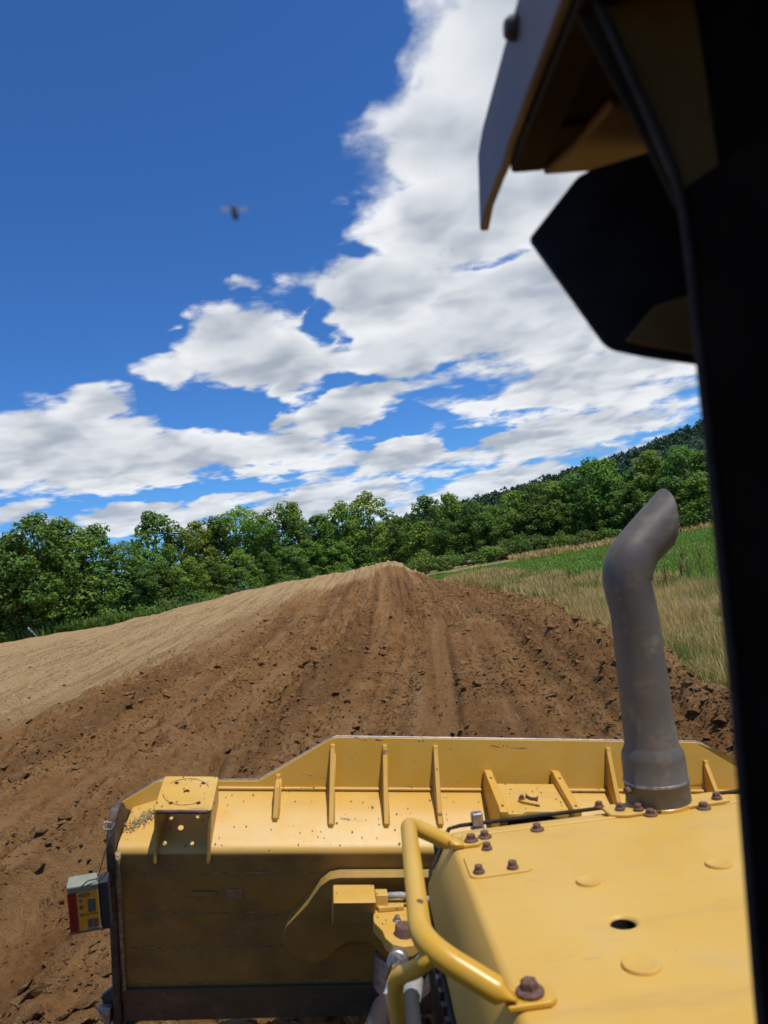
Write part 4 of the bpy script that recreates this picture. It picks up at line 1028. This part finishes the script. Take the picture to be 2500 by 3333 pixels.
q = bb(); q.prism([(-.80, -1.78), (XL - .004, -1.70), (XL - .004, -1.93), (-.735, -1.90)], lambda u, v, w_: (u, w_, v), 3.205, 3.235); link('end_bit', q.mesh('end_bit'), 'wornplate', blade, .004)
# caked mud on the left corner of the slope
q = bb()
for k in range(300):
    t = rs.random(); x = XL + .01 + t * .16 + rs.gauss(0, .015); y = 2.99 + .105 * t + rs.gauss(0, .016); s1 = rs.uniform(.0018, .0048)
    q.lathe([(s1, -.004), (s1 * .8, s1 * .06), (s1 * .3, s1 * .12)], 6, Matrix.Translation((x, y, cham(y) + .001 - .04 * max(0, (-.46 - x) / .24) * max(0, (y - 2.93) / .2))) @ Matrix.Rotation(rs.random() * 6, 4, 'Z'))
mo = link('caked_mud', q.mesh('caked_mud'), 'mud', blade); mo['kind'] = 'stuff'
# lobed push arm plate with box and lug
lobe = [(.95, .083), (.163, .081), (.121, .089), (.087, .121), (.059, .174), (.040, .212), (.002, .266), (-.039, .321), (-.055, .368), (-.048, .416), (-.016, .465), (.035, .499), (.086, .520), (.128, .493), (.169, .437), (.217, .397), (.293, .407), (.345, .47), (.50, .56), (.95, .56)]
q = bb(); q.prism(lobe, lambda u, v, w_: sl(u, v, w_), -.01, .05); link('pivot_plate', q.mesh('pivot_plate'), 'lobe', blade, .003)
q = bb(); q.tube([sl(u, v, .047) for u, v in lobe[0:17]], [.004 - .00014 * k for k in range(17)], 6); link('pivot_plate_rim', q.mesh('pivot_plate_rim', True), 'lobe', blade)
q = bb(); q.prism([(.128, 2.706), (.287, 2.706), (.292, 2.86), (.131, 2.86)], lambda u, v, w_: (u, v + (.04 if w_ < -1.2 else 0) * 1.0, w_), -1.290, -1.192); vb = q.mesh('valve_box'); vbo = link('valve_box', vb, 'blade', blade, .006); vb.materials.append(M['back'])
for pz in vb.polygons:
    if pz.normal.y < -.5: pz.material_index = 1  # front face: darker coat paints in its shade, along with dirt
q = bb(); q.box((.312, 2.775, -1.205), (.046, .055, .040)); link('hose_block', q.mesh('hose_block'), 'blade', blade, .003)
q = bb(); q.tube([(.335, 2.775, -1.20), (.38, 2.775, -1.197), (.45, 2.775, -1.205), (.56, 2.78, -1.23)], .012, 10); link('hose_pipe', q.mesh('hose_pipe', True), 'hose', blade)
# pin lug and clevis of the angle cylinder
q = bb(); lg = [(.275, 2.690), (.276, 2.660), (.30, 2.60), (.305, 2.55), (.325, 2.508), (.36, 2.490), (.395, 2.498), (.425, 2.53), (.435, 2.60), (.45, 2.72), (.55, 2.80), (.29, 2.82)]
q.prism(lg, lambda u, v, w_: (u, v, w_), -1.280, -1.240); link('pin_lug', q.mesh('pin_lug'), 'blade', blade, .004)
q = bb(); q.prism([(.275, 2.79), (.34, 2.83), (.40, 2.80), (.395, 2.745), (.30, 2.73)], lambda u, v, w_: (u, v, w_), -1.2395, -1.222); link('lug_stop', q.mesh('lug_stop'), 'blade', blade, .003)
q = bb(); q.lathe([(.032, -.02), (.032, .030), (.028, .035), (.004, .036), (.003, .032)], 28, Matrix.Translation((.372, 2.565, -1.24))); link('hinge_pin', autosmooth(q.mesh('hinge_pin')), 'rust', blade)
BS3 = bolt_mesh(.0105, .014, .016); BS3.materials.append(M['steel'])
bput('bolt', BS3, Matrix.Translation((.360, 2.668, -1.240)))
q = bb(); inner = []; outer = []
for k in range(13):
    a = R(168 + k * 16); inner.append((.385 + .088 * math.cos(a), 2.665 + .060 * math.sin(a))); outer.append((.385 + .104 * math.cos(a), 2.665 + .108 * math.sin(a)))
q.prism(inner + outer[::-1], lambda u, v, w_: (u, v, w_), -1.46, -1.345); link('clevis', q.mesh('clevis'), 'steel', blade, .004)
# serial plate and small stiffener on the rear wall
q = bb(); q.prism([(-.284, .180), (-.221, .180), (-.221, .229), (-.284, .229)], lambda u, v, w_: sl(u, v, w_), .001, .004); link('serial_plate', q.mesh('serial_plate'), 'steel', blade, .001)
q = bb(); q.prism([(-.419, .190), (-.323, .192), (-.323, .212), (-.419, .212)], lambda u, v, w_: sl(u, v, w_), .001, .008); link('rear_stiffener', q.mesh('rear_stiffener'), 'back', blade, .002)

# hydraulic cylinder, hose and protective coil between hood and blade
b = mb(); b.tube([(-.090, 1.10, -.90), (-.062, 1.50, -1.00), (-.030, 1.93, -1.155)], [.043, .043, .043], 18); b.tube([(-.030, 1.93, -1.155), (-.026, 1.97, -1.168)], [.036, .030], 16)
link('angle_cylinder', autosmooth(b.mesh('angle_cylinder')), plain('cylinder_paint', (.055, .058, .068), .5, .2, .35, 30), dozer)
b = mb(); b.tube([(-.027, 1.96, -1.165), (.001, 2.30, -1.262), (.013, 2.43, -1.300)], .021, 14); link('cylinder_rod', b.mesh('cylinder_rod', True), 'rod', dozer)
b = mb(); b.tube([(.010, 2.40, -1.291), (.012, 2.425, -1.298), (.0125, 2.427, -1.2985), (.020, 2.50, -1.325)], [.029, .029, .034, .034], 18); link('rod_eye_neck', autosmooth(b.mesh('rod_eye_neck')), 'steel', dozer)
b = mb(); hpth = arc_path([(.16, 2.12, -1.10), (.083, 2.0, -1.078), (.047, 1.90, -1.060), (.034, 1.80, -1.050), (.029, 1.60, -.995), (.02, 1.40, -.95)], .05, 5)
b.tube(hpth, .0185, 14); hs_ = link('hydraulic_hose', b.mesh('hydraulic_hose', True), 'rdark', dozer)
b = mb()
P = [Vector((.15, 2.10, -1.096)), Vector((.083, 2.0, -1.078)), Vector((.050, 1.905, -1.062)), Vector((.035, 1.80, -1.050))]
coil = []; turns = 40; tot = len(P) - 1
for k in range(turns * 10):
    t = k / (turns * 10) * tot; i = min(int(t), tot - 1); f = t - i
    c = P[i].lerp(P[i + 1], f); tg = (P[i + 1] - P[i]).normalized(); u = tg.orthogonal().normalized(); v = tg.cross(u); a = k * 2 * math.pi / 10
    coil.append(c + (u * math.cos(a) + v * math.sin(a)) * .022)
b.tube(coil, .0034, 5); link('hose_coil', b.mesh('hose_coil', True), 'hose', hs_)

# ------------------------------------------------------------------ laser receiver hung on the blade end
RM_ = Matrix.Translation(EYE) @ BF @ Matrix.Translation((-.776, 2.850, -1.330)) @ Matrix.Rotation(R(-6), 4, 'Y') @ Matrix.Rotation(R(9), 4, 'Z') @ Matrix.Rotation(R(17), 4, 'X') @ Matrix.Diagonal((1.06, 1.06, 1.14, 1))
rec = empty('laser_receiver', RM_)
tag(rec, 'yellow and red laser receiver with grey case hung on the left end of the blade', 'laser receiver')
q = MB(); q.box((0, 0, .083), (.098, .052, .160)); link('case', q.mesh('case'), 'rgrey', rec, .006)
q = MB(); q.box((.014, -.0265, .078), (.068, .003, .138)); face = link('face_panel', q.mesh('face_panel'), 'ryel', rec, .001)
q = MB(); q.box((-.036, -.0268, .078), (.027, .004, .140)); link('red_window', q.mesh('red_window'), 'rred', rec, .001)
q = MB(); q.box((0, 0, .166), (.102, .058, .014)); link('top_cap', q.mesh('top_cap'), plain('receiver_cap', (.22, .23, .17), .5, 0, .1, 30), rec, .004)
q = MB(); q.box((0, 0, .004), (.102, .058, .012)); link('bottom_cap', q.mesh('bottom_cap'), plain('receiver_foot', (.09, .09, .08), .35, 0, .1, 30), rec, .003)
q = MB(); q.box((.026, -.0285, .096), (.025, .0015, .048)); link('display', q.mesh('display'), 'rlcd', face)
for k, z in enumerate((.117, .093, .067)):
    q = MB()
    shp = [[(-.008, .005), (.008, .005), (0, -.007)], [(-.008, 0), (0, .009), (.008, 0), (0, -.009)], [(-.008, -.005), (0, .007), (.008, -.005)]][k]
    q.prism(shp, lambda u, v, w_: (-.008 + u, w_, z + v), -.0295, -.028); link('button', q.mesh('button'), 'rbtn', face, .0004)
for i in (0, 1):
    for j in (0, 1):
        q = MB(); q.box((.0165 + i * .018, -.0285, .022 + j * .017), (.016, .0015, .0155)); link('key', q.mesh('key'), 'rlcd', face, .0003)
q = MB(); q.tube([(.004 + .018 * math.cos(2 * math.pi * k / 24), -.0285, .137 + .006 * math.sin(2 * math.pi * k / 24)) for k in range(25)], .0012, 5); link('emblem_oval', q.mesh('emblem_oval'), 'ink', face)
def text_part(body, size, loc, parent, mat, shear=0.25):
    cu = bpy.data.curves.new('print', 'FONT'); cu.body = body; cu.size = size; cu.align_x = 'CENTER'; cu.align_y = 'CENTER'; cu.shear = shear; cu.extrude = .0002
    o = bpy.data.objects.new('tmp', cu); COL.objects.link(o); dg = bpy.context.evaluated_depsgraph_get(); dg.update()
    me = bpy.data.meshes.new_from_object(o.evaluated_get(dg)); bpy.data.objects.remove(o)
    me.materials.clear(); return link('lettering', me, mat, parent, loc=loc, rot=(R(90), 0, 0))
text_part('APACHE', .0085, (.004, -.0284, .137), face, 'ink')
text_part('LIGHTNING', .0085, (.022, -.0284, .064), face, 'ink')
q = MB(); q.box((.066, .004, .078), (.030, .050, .176)); link('magnet_mount', q.mesh('magnet_mount'), 'rdark', rec, .004)
q = MB(); q.tube([(.048, .0, .174), (.052, -.018, .19), (.074, -.005, .25), (.098, .0, .32)], .0020, 6); q.tube([(.05, -.02, .182), (.02, -.03, .187), (-.002, -.034, .172)], .0022, 6); link('tie_cord', q.mesh('tie_cord', True), 'rubber', rec)
q = MB()
lp_ = [(.110, .035, .335), (.102, .005, .335), (.080, .005, .337), (.072, .035, .338), (.08, .05, .338), (.110, .035, .335)]
q.tube(lp_, .0020, 6); link('tie_wire', q.mesh('tie_wire', True), 'steel', rec)

# ------------------------------------------------------------------ insect passing close to the lens
im = Matrix.Translation(EYE + Vector((-.0505, .55, .296))) @ Matrix.Rotation(R(-2), 4, 'Y') @ Matrix.Diagonal((1.0, 1.0, 1.0, 1))
bee = empty('insect', im)
tag(bee, 'small dark flying insect blurred against the blue sky', 'insect')
q = MB(); q.tube([(0, 0, -.0062), (0, 0, -.0050), (0, 0, -.0030), (0, 0, -.0008), (0, 0, .0003), (0, 0, .0018), (0, 0, .0034), (0, 0, .0040), (0, 0, .0050), (0, 0, .0060)], [.0012, .0022, .0026, .0024, .0020, .0026, .0024, .0016, .0020, .0010], 12)
link('body', q.mesh('body', True), 'insect', bee)
for s_ in (-1, 1):
    q = MB(); q.prism([(0, .0), (.003, .0022), (.0075, .0030), (.0095, .0018), (.009, -.0004), (.005, -.0016)], lambda u, v, w_: (s_ * (u + .0012), w_, .0016 + v - s_ * .22 * u), -.00006, .00006)
    link('wing', q.mesh('wing'), 'wing', bee)
